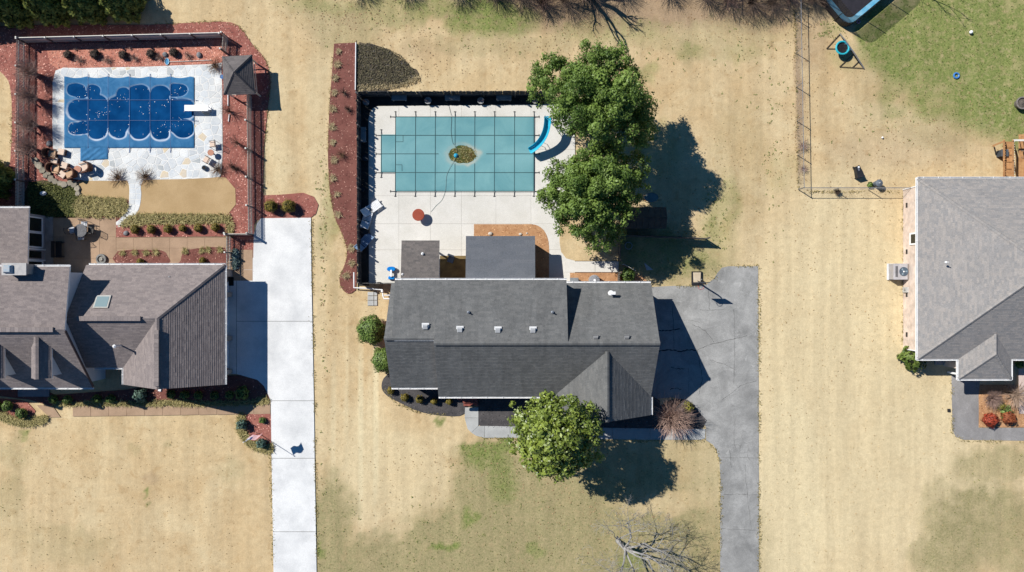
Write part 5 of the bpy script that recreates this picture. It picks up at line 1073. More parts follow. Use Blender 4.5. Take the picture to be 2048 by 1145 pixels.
for a in (0,2.1,4.2): MB().tube([(.2*math.cos(a),.2*math.sin(a),.5),(.32*math.cos(a),.32*math.sin(a),0)],.018,5).build('leg',STEEL,o)
o=thing('utility_box','dark cabinet by the foot of the timber deck stairs','utility box',P(1999,309)); MB().box((0,0,.3),(.5,.5,.6)).build('cabinet',M('dark_cabinet',obs(66,74,84),None,3,.5),o); MB().box((0,0,.62),(.56,.56,.04)).build('lid',M('dark_cabinet_lid',obs(96,104,112),None,3,.5),o)
# heat pump
o=thing('air_conditioner','square beige air conditioner with round top fan against the cream brick wall','air conditioner',P(1794,544))
CA=M('grey_beige_casing',obs(186,180,178),obs(170,166,166),3,.5)
MB().box((-.02,0,.06),(1.62,1.3,.1)).build('pad',CONC,o); MB().box((-.08,0,.48),(1.3,1.22,.72)).build('casing',CA,o); MB().box((-.08,0,.855),(1.34,1.26,.03)).build('top_panel',M('pale_top_panel',obs(206,202,204),None,3,.5),o)
MB().lathe([(.34,.872),(.36,.895),(.34,.9),(.3,.885)],20,c=(.05,0,0)).build('fan_ring',M('steel_blue_ring',obs(90,106,122),None,3,.4),o); MB().lathe([(.33,.873),(0,.874)],20,c=(.05,0,0)).build('fan_well',BLACKM,o)
for k_ in range(3):
    a=k_*2.094; MB().add([(.05+.04*math.cos(a),.04*math.sin(a),.885),(.05+.29*math.cos(a-.4),.29*math.sin(a-.4),.88),(.05+.3*math.cos(a+.35),.3*math.sin(a+.35),.9)],[(0,1,2)]).build('fan_blade',M('fan_blade_grey',obs(150,170,182),None,3,.4) if k_==0 else bpy.data.materials['fan_blade_grey'],o)
MB().lathe([(.06,.9),(.05,.92),(0,.925)],10,c=(.05,0,0)).build('hub',WP,o); MB().box((-.5,0,.872),(.2,.85,.01)).build('louvre',M('grey_louvre',obs(120,118,120),None,3,.6),o); MB().box((.5,0,.874),(.3,1.2,.012)).build('side_panel',M('taupe_panel',obs(160,148,140),None,3,.6),o)
o=thing('utility_meter','grey utility meter and pipe on the cream brick wall below the air conditioner','meter',P(1806,580)); MB().box((.0,0,.5),(.3,.42,.6)).build('meter_box',M('pale_meter',obs(212,212,208),None,3,.4),o); MB().tube([(.05,-.16,0),(.05,-.16,1.2)],.04,6).build('pipe',STEEL,o); MB().tube([(-.16,0,.55),(-.2,0,.55)],.1,12).build('dial',STEEL,o)
q=MB().lathe([(.14,0),(.17,.1),(.1,.24),(0,.26)],10).build('tumbleweed',TW); 
bpy.data.objects.remove(q)
tag(MB().box((0,0,.05),(.2,.24,.1)).build('valve_box',BLACKM),'tiny black valve box at the lawn edge of the right asphalt walk','valve box').location=P(1897,821)
# ------------------------------------------------------------------ foliage builders
def leafcloud(name,C,Rr,nleaf,size,mat,parent,flat=1.0,sub=56,subr=.23,upb=.35,shell=.78,outl=.12,off=None,elong=1.5):
    C=np.array(C,float); Rr=np.array(Rr,float); w_=Rr**2/np.sum(Rr**2); P_=[];N_=[]
    SC=[];SR=[];SW=[]
    for c,r,q in zip(C,Rr,w_):
        d=NR.normal(size=(sub,3)); d/=np.linalg.norm(d,axis=1)[:,None]; d[:,2]=np.abs(d[:,2])*1.0-.25*(NR.random(sub)<.35)
        SC.append(c+d*r*np.array([1,1,flat])*shell*(.65+.62*NR.random((sub,1)))*np.where(NR.random((sub,1))<outl,1.32,1)); SR.append(r*subr*(.7+.6*NR.random(sub))); SW.append(np.full(sub,q/sub))
    SC=np.concatenate(SC);SR=np.concatenate(SR);SW=np.concatenate(SW)*SR**2; SW/=SW.sum()
    k=NR.choice(len(SC),nleaf,p=SW); d=NR.normal(size=(nleaf,3)); d/=np.linalg.norm(d,axis=1)[:,None]
    pos_=SC[k]+d*(SR[k]*NR.random(nleaf)**.4)[:,None]
    nrm=d*.8+np.array([0,0,upb])+NR.normal(size=(nleaf,3))*.45; nrm/=np.linalg.norm(nrm,axis=1)[:,None]
    ct=NR.random(len(SC)); tn_=np.clip(.62*ct[k]+.38*NR.random(nleaf)+.12*np.clip(nrm[:,2],0,1)-.06,0,1); return leaves(name,pos_,nrm,size*(.75+.5*ct[k]),mat,parent,off,elong,tn_)
def leaves(name,pos_,nrm,size,mat,parent,off=None,elong=1.5,tone=None):
    n_=len(pos_); r=NR.normal(size=(n_,3)); t=np.cross(nrm,r); t/=np.linalg.norm(t,axis=1)[:,None]+1e-9; b=np.cross(nrm,t)
    s=(size*(.6+.8*NR.random(n_)))[:,None]; L=s*elong*.5; W=s*.5
    if off is not None: pos_=pos_-np.array(off)
    V=np.stack([pos_-t*L,pos_-b*W+t*L*.1+nrm*W*.25,pos_+t*L,pos_+b*W+t*L*.1+nrm*W*.25],1).reshape(-1,3); F=np.arange(n_*4).reshape(-1,4)
    return mesh_np(name,V,F,mat,parent,NR.random(n_)*.9+.05 if tone is None else tone)
BARKT=M('tree_bark',obs(110,96,84),obs(82,70,60),6,.9,20,.01); BARKG=M('pale_grey_bark',obs(184,182,178),obs(146,142,138),5,.85,20,.006); BARKD=M('dark_twig_bark',obs(116,98,86),obs(84,70,62),5,.9); BARKM=M('grey_brown_twig',obs(206,178,164),obs(176,148,136),5,.9); BARKR=M('red_brown_twig',obs(204,176,160),obs(172,140,126),5,.9)
def limbs(root,base,clumps,r0,mat,trunk_z):
    mb=MB(); b=Vector(base)-root.location; mb.tube([b+Vector((0,0,-.05)),b+Vector((0,0,.3)),b+Vector((.05,.03,trunk_z))],[r0*1.5,r0*1.05,r0*.8],10); mb.build('trunk',mat,root,smooth=True)
    for c in clumps:
        e=Vector(c)-root.location; s_=b+Vector((.03,.02,trunk_z*R.uniform(.7,1))); mid=s_.lerp(e,.5)+Vector((R.uniform(-.2,.2),R.uniform(-.2,.2),R.uniform(-.3,.2)))
        MB().tube([s_,mid,e],[r0*.45,r0*.28,.03],7).build('limb',mat,root,smooth=True)
def tree(name,label,base,spec,nleaf,size,mat,r0=.2,tz=2.0,**kw):
    C=[P(a,b,z) for a,b,z,r in spec]; Rr=[r for *_,r in spec]; o=thing(name,label,'tree',base); limbs(o,base,C,r0,BARKT,tz)
    leafcloud('crown',[tuple(c-o.location) for c in C],Rr,nleaf,size,mat,o,**kw); return o
OAKL=leaf_mat('deep_green_leaf',obs(62,96,34),obs(152,178,88),.5,.3,.28); MAGL=leaf_mat('glossy_magnolia_leaf',obs(62,88,20),obs(166,182,80),.42,.5,.15)
tree('broadleaf_tree','large dark green leafy tree, the upper of the two crowns shading the teal pool deck',P(1160,250),
 [(1108,158,5.6,1.75),(1088,150,4.6,1.1),(1085,185,4.2,1.1),(1190,140,6.8,1.9),(1232,142,6.2,1.5),(1262,158,5.4,1.0),(1165,190,7.6,2.1),(1225,205,7.4,2.2),(1148,226,6.2,1.7),(1205,245,7.0,1.9),(1255,262,5.6,1.8),(1180,262,5.4,1.0),(1275,225,5.2,1.3),(1292,215,4.6,1.0),(1288,262,4.2,1.1)],66000,.1,OAKL,.24,2.4)
tree('broadleaf_tree','bushy green leafy tree, the lower of the two crowns, reaching down to the side walk',P(1162,398),
 [(1205,325,5.9,1.4),(1168,342,5.6,1.5),(1215,318,5.4,1.1),(1128,362,5.0,1.5),(1195,355,6.6,2.1),(1238,375,5.6,1.6),(1140,390,5.2,1.8),(1180,410,5.8,1.9),(1115,405,3.8,1.1),(1150,440,4.0,1.5),(1215,430,5.0,1.6),(1200,465,3.6,1.3),(1228,470,3.4,.9),(1185,490,2.6,.8),(1268,335,4.6,1.2),(1262,372,4.4,1.2),(1250,408,4.2,1.2),(1098,392,4.0,1.0)],62000,.1,OAKL,.22,2.0)
tree('magnolia_tree','round glossy leaved magnolia tree standing before the front walk of the middle house',P(1098,835),
 [(1112,868,8.2,1.9),(1058,842,5.4,1.3),(1090,826,6.2,1.35),(1130,822,6.0,1.3),(1165,838,5.6,1.2),(1050,880,5.6,1.2),(1082,865,7.4,1.6),(1150,862,7.2,1.6),(1185,866,5.0,1.1),(1072,910,5.8,1.3),(1105,918,6.4,1.4),(1140,910,6.6,1.4),(1172,898,5.4,1.2),(1110,940,4.6,.8),(1085,936,4.6,.8)],22000,.13,MAGL,.2,2.6,sub=48,subr=.25,elong=1.9,upb=.6,shell=.84,outl=.02)
# evergreen hedge trees, top left
CEDL=leaf_mat('dark_cedar_spray',obs(62,80,30),obs(168,174,90),.7,.2,.1)
def cedar(label,px,py,r,h,n_=5200,group=None):
    o=thing('cedar_tree',label,'tree',P(px,py),0,group); MB().tube([(0,0,0),(0,0,h*.8)],[.12,.04],7).build('trunk',BARKT,o)
    z=NR.random(n_)**1.1; a=NR.random(n_)*6.283; lump=1+.16*np.sin(a*5+z*9)+.1*np.sin(a*11-z*17); rad=r*np.sqrt(np.clip(1-(z*1.02-.25)**2/1.05**2,0,1))*(1-z**3*.8)*lump*(.78+.25*NR.random(n_)); p=np.stack([rad*np.cos(a),rad*np.sin(a),.12+z*h],-1)
    nrm=np.stack([np.cos(a),np.sin(a),.5+0*a],-1)+NR.normal(size=(n_,3))*.4; nrm/=np.linalg.norm(nrm,axis=1)[:,None]; leaves('crown',p,nrm,.16,CEDL,o,elong=2.0)
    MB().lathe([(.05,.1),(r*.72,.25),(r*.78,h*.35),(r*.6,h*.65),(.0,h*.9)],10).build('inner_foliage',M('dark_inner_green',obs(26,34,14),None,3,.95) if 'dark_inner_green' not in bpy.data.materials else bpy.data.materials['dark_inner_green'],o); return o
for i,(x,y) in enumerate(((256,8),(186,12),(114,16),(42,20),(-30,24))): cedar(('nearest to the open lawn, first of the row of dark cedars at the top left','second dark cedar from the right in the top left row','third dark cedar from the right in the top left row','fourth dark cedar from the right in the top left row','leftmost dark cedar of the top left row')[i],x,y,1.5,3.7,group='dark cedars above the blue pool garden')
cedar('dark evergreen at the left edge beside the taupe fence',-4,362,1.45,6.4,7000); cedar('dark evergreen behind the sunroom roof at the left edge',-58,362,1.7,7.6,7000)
# ------------------------------------------------------------------ clipped shrubs
BOX=leaf_mat('boxwood_leaf',obs(92,86,28),obs(170,150,66),.6,.3,.15); BOXG=leaf_mat('green_box_leaf',obs(64,92,34),obs(136,162,78),.55,.35,.15); REDL=leaf_mat('red_barberry_leaf',obs(130,44,30),obs(214,100,70),.6,.3,.2); BLUL=leaf_mat('blue_green_leaf',obs(54,84,74),obs(130,158,140),.6,.3,.15); OLIL=leaf_mat('yellow_green_leaf',obs(120,118,40),obs(196,188,90),.6,.3,.2)
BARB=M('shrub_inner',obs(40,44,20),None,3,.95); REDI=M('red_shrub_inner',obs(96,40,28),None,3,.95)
def ball_shrub(name,label,cat,px,py,r,h,mat,n_=700,size=.07,inner=None,group=None,lump=.08,z0=.03):
    o=thing(name,label,cat,P(px,py),0,group); d=NR.normal(size=(n_,3)); d/=np.linalg.norm(d,axis=1)[:,None]
    l=1+lump*np.sin(d[:,0]*7+px)+lump*np.sin(d[:,1]*8+py)+lump*np.sin(d[:,2]*9); p=d*np.array([r,r,h/2])*l[:,None]*(.86+.16*NR.random((n_,1)))+np.array([0,0,h/2+z0])
    nrm=d*1.3+np.array([0,0,.25])+NR.normal(size=(n_,3))*.3; nrm/=np.linalg.norm(nrm,axis=1)[:,None]; leaves('foliage',p,nrm,size,mat,o,elong=1.3)
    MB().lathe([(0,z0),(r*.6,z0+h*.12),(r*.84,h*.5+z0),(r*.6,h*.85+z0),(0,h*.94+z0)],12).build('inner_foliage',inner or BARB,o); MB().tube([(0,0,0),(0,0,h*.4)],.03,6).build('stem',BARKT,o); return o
G1='boxwood balls in the red bed above the tan patio'
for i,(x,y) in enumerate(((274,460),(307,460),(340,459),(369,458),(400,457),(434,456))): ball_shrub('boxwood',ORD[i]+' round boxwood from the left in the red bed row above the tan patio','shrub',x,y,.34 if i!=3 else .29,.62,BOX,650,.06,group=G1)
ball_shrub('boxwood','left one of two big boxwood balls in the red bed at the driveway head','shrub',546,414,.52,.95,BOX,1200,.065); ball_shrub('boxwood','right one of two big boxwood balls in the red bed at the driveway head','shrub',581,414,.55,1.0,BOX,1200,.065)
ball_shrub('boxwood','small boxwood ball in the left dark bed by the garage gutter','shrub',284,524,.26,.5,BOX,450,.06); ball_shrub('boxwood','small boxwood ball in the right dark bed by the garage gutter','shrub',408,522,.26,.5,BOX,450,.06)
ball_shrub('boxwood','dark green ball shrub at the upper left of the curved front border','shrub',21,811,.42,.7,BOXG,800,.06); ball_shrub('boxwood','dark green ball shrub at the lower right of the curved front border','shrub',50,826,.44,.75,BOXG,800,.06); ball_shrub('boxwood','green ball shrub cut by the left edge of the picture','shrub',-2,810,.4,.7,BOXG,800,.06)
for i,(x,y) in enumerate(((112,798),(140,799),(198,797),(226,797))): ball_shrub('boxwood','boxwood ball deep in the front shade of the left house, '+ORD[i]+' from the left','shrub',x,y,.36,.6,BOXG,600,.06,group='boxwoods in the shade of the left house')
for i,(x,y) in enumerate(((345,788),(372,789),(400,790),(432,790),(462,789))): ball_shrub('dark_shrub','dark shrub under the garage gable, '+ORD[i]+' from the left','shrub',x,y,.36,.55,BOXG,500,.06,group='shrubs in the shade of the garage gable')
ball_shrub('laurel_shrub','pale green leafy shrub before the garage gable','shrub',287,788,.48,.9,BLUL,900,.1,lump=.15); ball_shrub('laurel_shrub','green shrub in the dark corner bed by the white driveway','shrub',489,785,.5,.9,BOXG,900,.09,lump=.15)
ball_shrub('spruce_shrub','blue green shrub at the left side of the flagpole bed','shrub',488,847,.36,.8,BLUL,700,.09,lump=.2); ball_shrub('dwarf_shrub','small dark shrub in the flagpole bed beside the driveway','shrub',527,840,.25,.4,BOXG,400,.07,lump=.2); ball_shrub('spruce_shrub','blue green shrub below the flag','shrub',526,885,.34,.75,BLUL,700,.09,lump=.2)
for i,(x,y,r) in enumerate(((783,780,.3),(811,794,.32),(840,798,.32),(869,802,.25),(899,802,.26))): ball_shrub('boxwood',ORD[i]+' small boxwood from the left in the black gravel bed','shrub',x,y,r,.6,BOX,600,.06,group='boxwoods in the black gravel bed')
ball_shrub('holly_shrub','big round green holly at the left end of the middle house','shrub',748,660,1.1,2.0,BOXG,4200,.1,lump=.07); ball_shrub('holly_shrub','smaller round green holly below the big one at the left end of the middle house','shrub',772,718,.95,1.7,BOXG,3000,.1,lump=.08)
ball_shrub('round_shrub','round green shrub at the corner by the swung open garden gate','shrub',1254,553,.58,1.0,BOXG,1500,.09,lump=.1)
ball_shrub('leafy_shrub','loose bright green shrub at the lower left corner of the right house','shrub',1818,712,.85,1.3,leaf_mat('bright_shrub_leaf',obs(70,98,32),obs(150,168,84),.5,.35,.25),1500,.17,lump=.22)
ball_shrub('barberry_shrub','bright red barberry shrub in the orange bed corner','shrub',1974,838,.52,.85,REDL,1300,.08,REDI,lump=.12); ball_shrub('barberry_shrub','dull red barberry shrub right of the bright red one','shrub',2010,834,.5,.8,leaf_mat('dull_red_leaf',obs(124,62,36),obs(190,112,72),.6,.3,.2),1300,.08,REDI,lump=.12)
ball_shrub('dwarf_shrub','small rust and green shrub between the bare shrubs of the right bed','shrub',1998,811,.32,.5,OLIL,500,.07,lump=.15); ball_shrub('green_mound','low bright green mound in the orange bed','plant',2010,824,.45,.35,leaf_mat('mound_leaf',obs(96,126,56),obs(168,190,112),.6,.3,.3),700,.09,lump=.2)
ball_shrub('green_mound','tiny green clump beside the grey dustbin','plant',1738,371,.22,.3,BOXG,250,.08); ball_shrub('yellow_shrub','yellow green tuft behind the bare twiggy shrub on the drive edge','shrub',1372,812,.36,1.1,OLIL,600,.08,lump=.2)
ball_shrub('flower_plant','green leafy clump right of the porch bump of the right house','plant',2034,728,.3,.5,BOXG,350,.1)
# ------------------------------------------------------------------ bare twiggy shrubs and trees
def twigs(mb,base,r,h,n_,th,lo=.45,droop=0,fork=3):
    for _ in range(n_):
        a=R.uniform(0,6.283); q=math.sqrt(R.random()); zz=h*(lo+(1-lo)*math.sqrt(max(0,1-(q*.95)**2)))*R.uniform(.82,1.05); e=Vector((q*r*math.cos(a),q*r*math.sin(a),zz)); b=Vector(base)+Vector((R.uniform(-.08,.08)*r,R.uniform(-.08,.08)*r,0))
        m_=Vector((e.x*.35,e.y*.35,e.z*.6)); 
        if droop: e.z*=(1-droop*q)
        mb.tube([b,m_,e],[th,th*.8,th*.3],3,cap=False)
        for _ in range(fork):
            s_=m_.lerp(e,R.uniform(.0,.8)); v=(e-m_)*R.uniform(.3,.7); v+=Vector((R.gauss(0,1),R.gauss(0,1),R.gauss(0,.6)))*v.length*.5; mb.tube([s_,s_+v],[th*.5,th*.2],3,cap=False)
def twig_shrub(name,label,cat,px,py,r,h,n_,mat,th=.012,lo=.45,droop=0,fork=3,group=None):
    o=thing(name,label,cat,P(px,py),0,group); mb=MB(); twigs(mb,(0,0,0),r,h,n_,th,lo,droop,fork); mb.build('twigs',mat,o); MB().lathe([(.08,0),(.06,.12),(.0,.2)],7).build('crown_base',mat,o); return o
for i,(x,y) in enumerate(((76,150),(75,199),(76,252),(74,300))): twig_shrub('crape_myrtle','bare round headed small tree, '+ORD[i]+' from the top along the left pool fence','tree',x,y,1.0,1.95,230,BARKM,.011,.5,group='bare round trees left of the blue pool')
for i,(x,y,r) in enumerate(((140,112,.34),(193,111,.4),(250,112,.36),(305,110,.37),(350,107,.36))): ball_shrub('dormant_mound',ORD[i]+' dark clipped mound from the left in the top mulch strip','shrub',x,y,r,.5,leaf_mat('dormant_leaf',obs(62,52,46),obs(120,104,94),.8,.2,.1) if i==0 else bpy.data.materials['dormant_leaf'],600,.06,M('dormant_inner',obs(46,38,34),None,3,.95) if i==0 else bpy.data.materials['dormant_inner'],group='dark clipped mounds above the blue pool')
for i,(x,y,r) in enumerate(((161,122,.4),(218,122,.44),(271,118,.36),(321,116,.34),(378,112,.34),(153,99,.2),(204,98,.2),(262,97,.22),(318,92,.2))): twig_shrub('wispy_shrub',ORD[i]+' brown wispy shrub '+('from the left in front of the dark mounds' if i<5 else 'counting on into the back row near the top fence'),'shrub',x,y,r,.4 if i<5 else .22,90 if i<5 else 40,BARKR,.008,.3,group='brown wispy shrubs above the blue pool')
DRY=M('dry_grass_stem',obs(150,120,92),obs(112,84,66),5,.9)
for l,x,y,r in (('dead ornamental grass clump at the left of the path mouth',237,356,.75),('dead ornamental grass clump at the right of the path mouth',293,354,.75),('dead ornamental grass clump at the lower right deck corner',438,340,.7),('dead ornamental grass clump at the upper right deck corner',432,133,.65)): twig_shrub('grass_clump',l,'plant',x,y,r*1.3,.75,110,DRY,.011,.3,.8,1)
for l,x,y,r,h in (('thin bare shrub below the pavilion between white pipe pieces',461,224,.65,1.1),('thin bare shrub in the right bed halfway down the blue pool',478,288,.6,1.2),('thin bare shrub in the right bed beside the lower deck corner',467,335,.4,.8),('leafless twig tree low at the right side of the lower bed',478,340,.35,1.3)): twig_shrub('bare_shrub',l,'shrub',x,y,r,h,60,BARKD,.009,.4)
twig_shrub('bare_shrub','wide bare twiggy shrub at the corner of the house and asphalt drive','shrub',1340,832,1.7,2.2,260,BARKR,.02,.35,fork=3)
twig_shrub('bare_shrub','dense grey brown bare shrub in the left part of the right orange bed','shrub',1975,796,.85,1.1,170,M('mauve_twig',obs(178,150,138),obs(140,116,106),5,.9),.013,.4,fork=3); twig_shrub('bare_shrub','spreading bare shrub arching over the right orange bed','shrub',2020,788,1.25,1.7,130,M('pale_twig',obs(206,180,158),obs(172,146,126),5,.9),.015,.35,.2,4); 
twig_shrub('tumbled_brush','dark brown brush ball caught at the chain link fence','brush',1672,385,.32,.45,150,BARKD,.009,.3); twig_shrub('dry_weed','reddish dry weeds along the chain link fence, upper clump','weed',1604,291,.55,.5,90,BARKR,.007,.3); twig_shrub('dry_weed','reddish dry weeds along the chain link fence, lower clump','weed',1604,338,.45,.4,80,BARKR,.007,.3)
for i,(x,y) in enumerate(((688,186),(697,220),(684,310))): twig_shrub('bare_shrub',('small dark bare shrub high in the dark mulch strip','dark bare twigs in the dark mulch strip near the wood fence corner','grey spiky shrub in the middle of the dark mulch strip')[i],'shrub',x,y,(.4,.35,.5)[i],.5,70,BARKD if i<2 else DRY,.008,.35)
# thicket along the top edge
k_=0
for i,(x,y,r,h) in enumerate(((905,-22,1.5,2.2),(985,-8,1.3,1.6),(1040,-4,1.6,1.8),(1085,8,1.4,1.5),(1128,4,1.6,1.8),(1175,-6,1.7,1.9),(1235,-20,1.5,1.8),(1330,-22,1.5,1.6),(1405,-8,1.5,1.7),(1450,-2,1.6,1.8),(1500,8,1.7,1.7),(1540,8,1.5,1.6),(1575,-5,1.5,1.8),(1620,2,1.3,1.6),(715,-22,1.4,1.5),(800,-25,1.5,1.8))):
    twig_shrub('thicket_shrub','bare tangled thicket shrub at the top edge, '+(ORD[i] if i<12 else ('thirteenth','fourteenth','fifteenth','sixteenth')[i-12])+' of the row','shrub',x,y,r,h,210,BARKD if i%3 else M('thicket_brown_%s'%'abcdefgh'[i//3],obs(120,96,88),obs(84,66,60),5,.9),.009,.3,fork=4,group='thicket along the top edge')
def bare_tree(label,px,py,h,r0,seed,mat,lean=(0,0),lv=6,spread=.55,n0=5,group=None,trunkfrac=.28,name='bare_tree',lf=.22):
    rr_=random.Random(seed); o=thing(name,label,'tree',P(px,py),0,group); tb=MB(); bb=MB(); L0=h*trunkfrac
    top=Vector((lean[0]*L0,lean[1]*L0,L0)); tb.tube([(0,0,-.05),(0,0,.2),tuple(top*.6),tuple(top)],[r0*1.35,r0*1.05,r0*.9,r0*.8],9); tb.build('trunk',mat,o,smooth=True)
    def grow(p,d,L,r,l):
        q=p+d*L*.5+Vector((rr_.gauss(0,.06),rr_.gauss(0,.06),0))*L; e=q+(d+Vector((rr_.gauss(0,.12),rr_.gauss(0,.12),.05))).normalized()*L*.5
        r=max(r,.007); bb.tube([p,q,e],[r,r*.82,r*.62],6 if l>3 else 3,cap=False)
        if l==0: return
        for i in range(rr_.choice((2,2,3)) if l>1 else 3):
            nd_=(d+Vector((rr_.gauss(0,spread),rr_.gauss(0,spread),rr_.gauss(.06,spread*.6)))).normalized(); s_=e if i==0 else q.lerp(e,rr_.random()); grow(s_,nd_,L*rr_.uniform(.62,.85),r*(.66 if i==0 else .5),l-1)
    for i in range(n0):
        a=6.283*i/n0+rr_.uniform(-.4,.4); grow(top*rr_.uniform(.75,1),Vector((math.cos(a)*.85+lean[0],math.sin(a)*.85+lean[1],.55+rr_.random()*.5)).normalized(),h*lf,r0*.5,lv-1)
    bb.build('branches',mat,o); return o
bare_tree('large grey leafless tree standing at the bottom edge of the front lawn',1236,1082,7.2,.17,5,BARKG,(.2,-.05),7,.62,7,trunkfrac=.24,lf=.26)
bare_tree('leafless tree below the lower edge at the right lawn',1830,1185,6,.18,8,BARKG,(0,0),5,.5,5)
for i,(x,y,h,r0,s_) in enumerate(((1132,-32,6.2,.42,11),(905,-75,6.5,.16,12),(1010,-52,5,.16,17),(1420,-50,6,.14,13),(1520,-40,5.5,.13,14),(1800,-62,6,.13,16))): bare_tree('tall leafless tree above the top edge, '+ORD[i]+' of six',x,y,h,r0,s_,BARKD,(.05,0),5,.45,5,'leafless trees above the top edge',.45 if i==0 else .3)
# ------------------------------------------------------------------ ground cover strips, tufts, litter
LIR=leaf_mat('liriope_blade',obs(136,130,76),obs(222,206,146),.7,.25,.25); DRYL=leaf_mat('dry_tuft_blade',obs(178,158,118),obs(236,218,176),.8,.2,.3)
def blades(name,pw,n_,L,mat,z0=.03,up=.75,parent=None,wid=.022,gpos=None):
    xs=[p[0] for p in pw]; ys=[p[1] for p in pw]; pts=[]
    while len(pts)<n_:
        x,y=R.uniform(min(xs),max(xs)),R.uniform(min(ys),max(ys))
        if inpoly(x,y,pw): pts.append((x,y))
    return bladesat(name,np.array(pts),L,mat,z0,up,wid,parent)
def bladesat(name,pts,L,mat,z0,up,wid,parent=None,tone=None,off=(0,0)):
    n_=len(pts); a=NR.random(n_)*6.283; d=np.stack([np.cos(a),np.sin(a),0*a],-1); s=np.stack([-np.sin(a),np.cos(a),0*a],-1)*wid*(.6+.8*NR.random((n_,1))); l=(L*(.5+.8*NR.random(n_)))[:,None]; u=np.array([0,0,1.])
    b=np.concatenate([pts-np.array(off),np.full((n_,1),z0)],1); m_=b+d*l*.3+u*l*up*.7; e=b+d*l*.85+u*l*up*(.35+.5*NR.random((n_,1)))
    V=np.stack([b-s,b+s,m_+s*.8,m_-s*.8,e+s*.25,e-s*.25],1).reshape(-1,3); i_=np.arange(n_)*6; F=np.concatenate([np.stack([i_,i_+1,i_+2,i_+3],-1),np.stack([i_+3,i_+2,i_+4,i_+5],-1)])
    t=NR.random(n_) if tone is None else tone; return mesh_np(name,V,F,mat,parent,np.concatenate([t,t]))
def border(label,poly,n_,L=.32):
    o=blades('liriope_border',wp(poly),n_,L,LIR); o['kind']='stuff'; return tag(o,label,'ground cover')
border('strip of pale green liriope along the top of the boxwood bed',[(258,433),(280,428),(460,430),(468,450),(466,474),(455,474),(453,446),(400,448),(300,449),(245,455),(240,450)],2600)
border('rounded patch of yellow green liriope left of the flagstone path',smooth([(155,400),(165,392),(200,396),(235,396),(250,400),(258,415),(252,428),(232,434),(160,434),(150,420)],2),2600)
border('long liriope edging between the left house bed and the tan walk',[(105,802),(150,806),(200,800),(270,804),(340,799),(420,803),(500,802),(532,792),(540,800),(536,808),(420,812),(180,812),(110,812)],2600,.26)
border('curved liriope edging round the ball shrubs at the left edge',smooth([(-20,818),(10,825),(40,838),(80,832),(96,832),(92,845),(65,852),(40,852),(10,842),(-20,832)],2),1900,.28)
border('liriope edging curving round the flagpole bed',smooth([(478,830),(490,828),(492,860),(505,878),(530,890),(545,886),(546,902),(535,907),(505,897),(486,880),(474,858)],2),1600,.28)
WD=leaf_mat('weed_leaf',obs(70,66,54),obs(150,142,112),.8,.2,.2); pw=wp(smooth([(716,90),(760,94),(790,108),(815,130),(833,150),(830,160),(812,168),(790,176),(716,181)],2))
pj=[(a+R.gauss(0,.14),b+R.gauss(0,.14)) for i in range(len(pw)) for a,b in [pw[i],((pw[i][0]+pw[(i+1)%len(pw)][0])/2,(pw[i][1]+pw[(i+1)%len(pw)][1])/2)]]; struct(MB().prism(pj,-.02,.03).build('dark_soil',M('weedy_dark_soil',obs(112,100,82),obs(72,66,56),2.5,.95,18,.02)))
chips(pw,45,.09,BARK['black'],'bark_chips',None,.04); o=blades('weed_patch',wp([(716,90),(765,95),(800,110),(835,150),(815,166),(716,181)]),3000,.15,WD,.03,.8,wid=.022); q_=blades('weed_fringe',wp([(716,172),(800,168),(838,150),(842,160),(815,172),(716,186)]),700,.2,DRYL,.0,.8,wid=.02); q_['kind']='stuff'; tag(q_,'dry straw grass fringing the lower side of the weedy patch','grass'); o['kind']='stuff'; tag(o,'dark tangled weedy patch beside the white edging board','weeds')
# dry tufts down the dark mulch strip
for i,(x,y) in enumerate(((678,104),(675,130),(671,157),(669,187),(666,219),(664,254),(666,286),(669,321),(666,357),(674,390),(676,430),(703,497),(704,527),(693,552))):
    pts=NR.normal(size=(110,2))*.1; o=bladesat('grass_tuft',pts,.32 if i%3 else .24,DRYL,.03,.8,.016); o.location=P(x,y); tag(o,'dry grass tuft '+(ORD[i] if i<12 else ('thirteenth','fourteenth')[i-12])+' from the top in the dark mulch strip','grass tuft','dry grass tufts in the dark mulch strip')
for i,(x,y,nm) in enumerate(((247,507,'left'),(271,506,'middle left'),(294,506,'middle right'),(313,505,'right'),(372,504,'leftmost'),(405,501,'second'),(418,500,'third'),(441,500,'rightmost'))):
    pts=NR.normal(size=(110,2))*.09; o=bladesat('grass_tuft',pts,.26,LIR,.06,.8,.016); o.location=P(x,y); tag(o,'small pale tuft, the %s one in the %s dark bed by the garage gutter'%(nm,'left' if i<4 else 'right'),'grass tuft','pale tufts in the dark garage beds')
pw=wp(smooth([(466,500),(474,497),(480,510),(480,532),(475,541),(467,538),(464,520)],2)); struct(MB().prism(pw,0,.075).build('flower_bed_soil',SOIL['dark']))
xy=[]
while len(xy)<420:
    a,b=R.uniform(X(464),X(481)),R.uniform(Y(541),Y(497))
    if inpoly(a,b,pw): xy.append((a,b,.1+R.random()*.14))
fo=leaves('pansy_bed',np.array(xy),NR.normal(size=(420,3))*.4+np.array([0,0,1.]),.1,leaf_mat('pansy_leaf',obs(24,84,72),obs(200,220,214),.6,.3,.2),None,elong=1.2); fo['kind']='stuff'; tag(fo,'oval bed of teal leaved winter pansies beside the taupe gate','flowers')
# shaded garden ground cover
o=blades('ivy_cover',wp([(60,365),(150,374),(165,400),(150,434),(60,434)]),3000,.2,leaf_mat('shade_leaf',obs(50,64,28),obs(130,132,72),.7,.2,.2),.05,.8,wid=.04); o['kind']='stuff'; tag(o,'dark leafy ground cover in the tree shade left of the patio','ground cover')
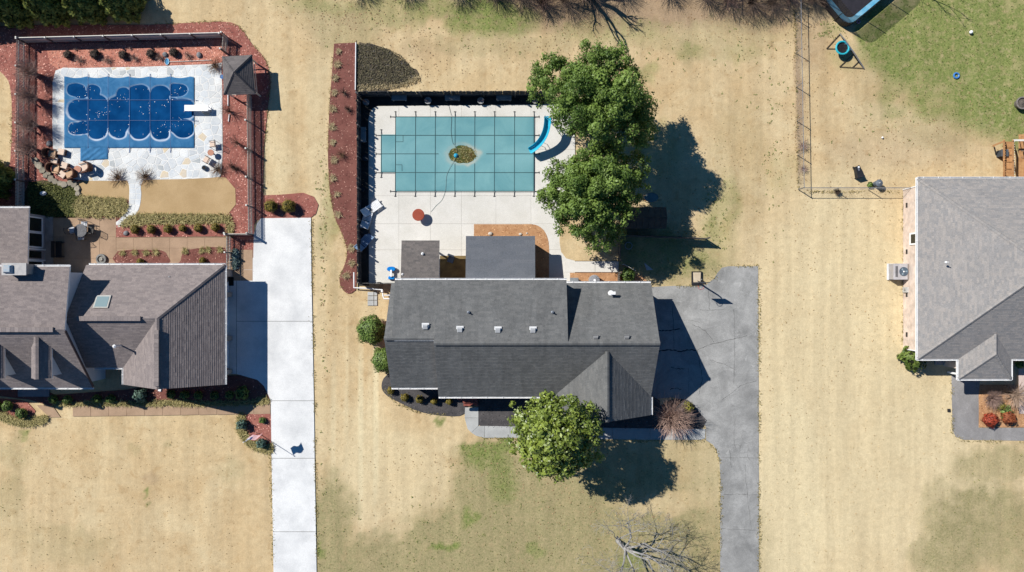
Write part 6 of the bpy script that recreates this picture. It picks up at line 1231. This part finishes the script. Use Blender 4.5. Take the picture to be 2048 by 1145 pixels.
# grass blades over the lawns: dry and green
def lawnpts(n_,green):
    a=NR.random(n_)*2060-6; b=NR.random(n_)*1157-6; lu_,ol_,di_,pa_=cover(a,b); w_=np.clip(lu_*1.0+ol_*.25,0,1) if green else np.clip(.5-lu_*.4,0,1); k_=NR.random(n_)<w_; return a[k_],b[k_]
AVO=[wp(q) for q in (OUT,AS,[(500,436),(640,436),(640,1180),(470,1180),(470,545)],DCK,[(1120,425),(1240,425),(1240,570),(1120,570)],[(655,85),(715,85),(715,590),(655,590)],[(760,745),(1415,745),(1415,885),(760,885)],[(-60,770),(550,770),(550,910),(470,910),(470,835),(-60,855)],[(1900,750),(2060,750),(2060,885),(1900,885)],[(505,385),(640,385),(640,440),(505,440)])]
def keep(a,b):
    xs_,ys_=X(a),Y(b); return np.array([i for i in range(len(a)) if not any(inpoly(xs_[i],ys_[i],q) for q in AVO)])
for nm,green,n_,L,lbl in (('lawn_grass',True,42000,.13,'green grass blades growing in patches over the lawns'),('dry_grass',False,16000,.11,'dry straw coloured grass blades scattered over the lawns')):
    a,b=lawnpts(n_,green); k_=keep(a,b); a,b=a[k_],b[k_]
    o=bladesat(nm,np.stack([X(a),Y(b)],-1),L,leaf_mat('green_blade',obs(90,108,48),obs(160,164,92),.8,.15,.3) if green else leaf_mat('straw_blade',obs(172,144,100),obs(236,214,166),.85,.15,.3),-.02,.7,.02); o['kind']='stuff'; tag(o,lbl,'grass')

def edge_tufts(name,lines,per,L,mat,label,jit=2.0):
    pts=[]
    for ln in lines:
        for a,b in zip(ln,ln[1:]):
            d=math.hypot(b[0]-a[0],b[1]-a[1])
            for _ in range(int(d*per)):
                t=R.random()
                if math.sin(t*d*.09+a[0])+math.sin(t*d*.023+a[1])<R.uniform(-1.6,1.2): continue
                pts.append((X(a[0]+(b[0]-a[0])*t+R.gauss(0,jit)),Y(a[1]+(b[1]-a[1])*t+R.gauss(0,jit*.7))))
    o=bladesat(name,np.array(pts),L,mat,.0,.7,.02); o['kind']='stuff'; return tag(o,label,'grass')
edge_tufts('edge_grass',[[(624,440),(626,643),(629,802),(633,1064),(635,1160)],[(541,905),(545,1064),(547,1160)],[(1517,533),(1518,800),(1518,1160)],[(1440,1160),(1441,960),(1439,925),(1434,902),(1412,882),(1300,882),(1100,879),(970,877),(936,862)],[(1350,572),(1398,572),(1428,557),(1456,533),(1516,532)],[(1903,752),(1904,865),(1925,882),(2050,884)],[(765,775),(790,805),(840,826),(925,832)]],1.6,.13,leaf_mat('edge_blade',obs(120,114,62),obs(214,196,140),.8,.15,.3),'tufts of dry and green grass creeping over the paving edges')
edge_tufts('bed_edge_grass',[[(22,185),(24,240),(22,300),(12,345)],[(300,49),(440,43),(478,53),(505,89),(532,121),(541,165),(536,215),(528,300),(526,390)],[(667,110),(660,200),(656,300),(660,385),(670,436),(686,472),(694,503),(690,528),(680,552),(681,572),(694,587)],[(1590,20),(1596,380)],[(1600,384),(1800,384)],[(1806,385),(1806,690)]],1.2,.14,leaf_mat('bed_edge_blade',obs(132,120,70),obs(206,188,130),.8,.15,.3),'dry grass fringe along the mulch beds and the chain link fence')

# fallen leaves and broad weeds
def scatter(n_,src):
    out=[]
    while len(out)<n_:
        cx,cy,sx,sy=R.choice(src); a,b=R.gauss(cx,sx),R.gauss(cy,sy)
        if -5<a<2053 and -5<b<1150: out.append((a,b))
    A=np.array(out); k_=keep(A[:,0],A[:,1]); return A[k_]
A=scatter(2600,[(1100,30,260,35),(1480,40,120,35),(1600,200,14,120),(1330,470,60,60),(1150,110,90,30),(850,110,60,40),(1260,1060,90,60),(1120,960,90,50),(700,40,70,30),(1700,340,150,60),(1900,250,120,60),(650,480,14,120),(900,900,120,80),(1650,700,120,200)])
n_=len(A); o=leaves('fallen_leaves',np.stack([X(A[:,0]),Y(A[:,1]),-.008+NR.random(n_)*.014],-1),NR.normal(size=(n_,3))*.16+np.array([0,0,1.]),.075,leaf_mat('brown_fallen_leaf',obs(144,114,80),obs(220,188,144),.8,.2,.1),None,elong=1.4); o['kind']='stuff'; tag(o,'brown fallen leaves scattered over the dry lawns','leaves')
A=scatter(450,[(650,470,10,90),(985,910,40,40),(1010,970,30,40),(900,1060,120,50),(1340,520,80,20),(1430,430,14,50),(1780,210,60,60),(900,40,90,35),(1655,60,12,12),(640,640,6,200),(1210,105,120,25),(880,830,30,10),(1500,130,50,60),(1545,300,10,110)])
n_=len(A); B_=np.repeat(A,4,0)+NR.normal(size=(n_*4,2))*1.5; o=leaves('broad_weeds',np.stack([X(B_[:,0]),Y(B_[:,1]),-.004+NR.random(n_*4)*.02],-1),NR.normal(size=(n_*4,3))*.2+np.array([0,0,1.]),.07,leaf_mat('broad_weed_leaf',obs(128,134,78),obs(182,182,118),.7,.25,.2),None,elong=1.5); o['kind']='stuff'; tag(o,'small broad leaved green weeds dotted through the lawns','weeds')
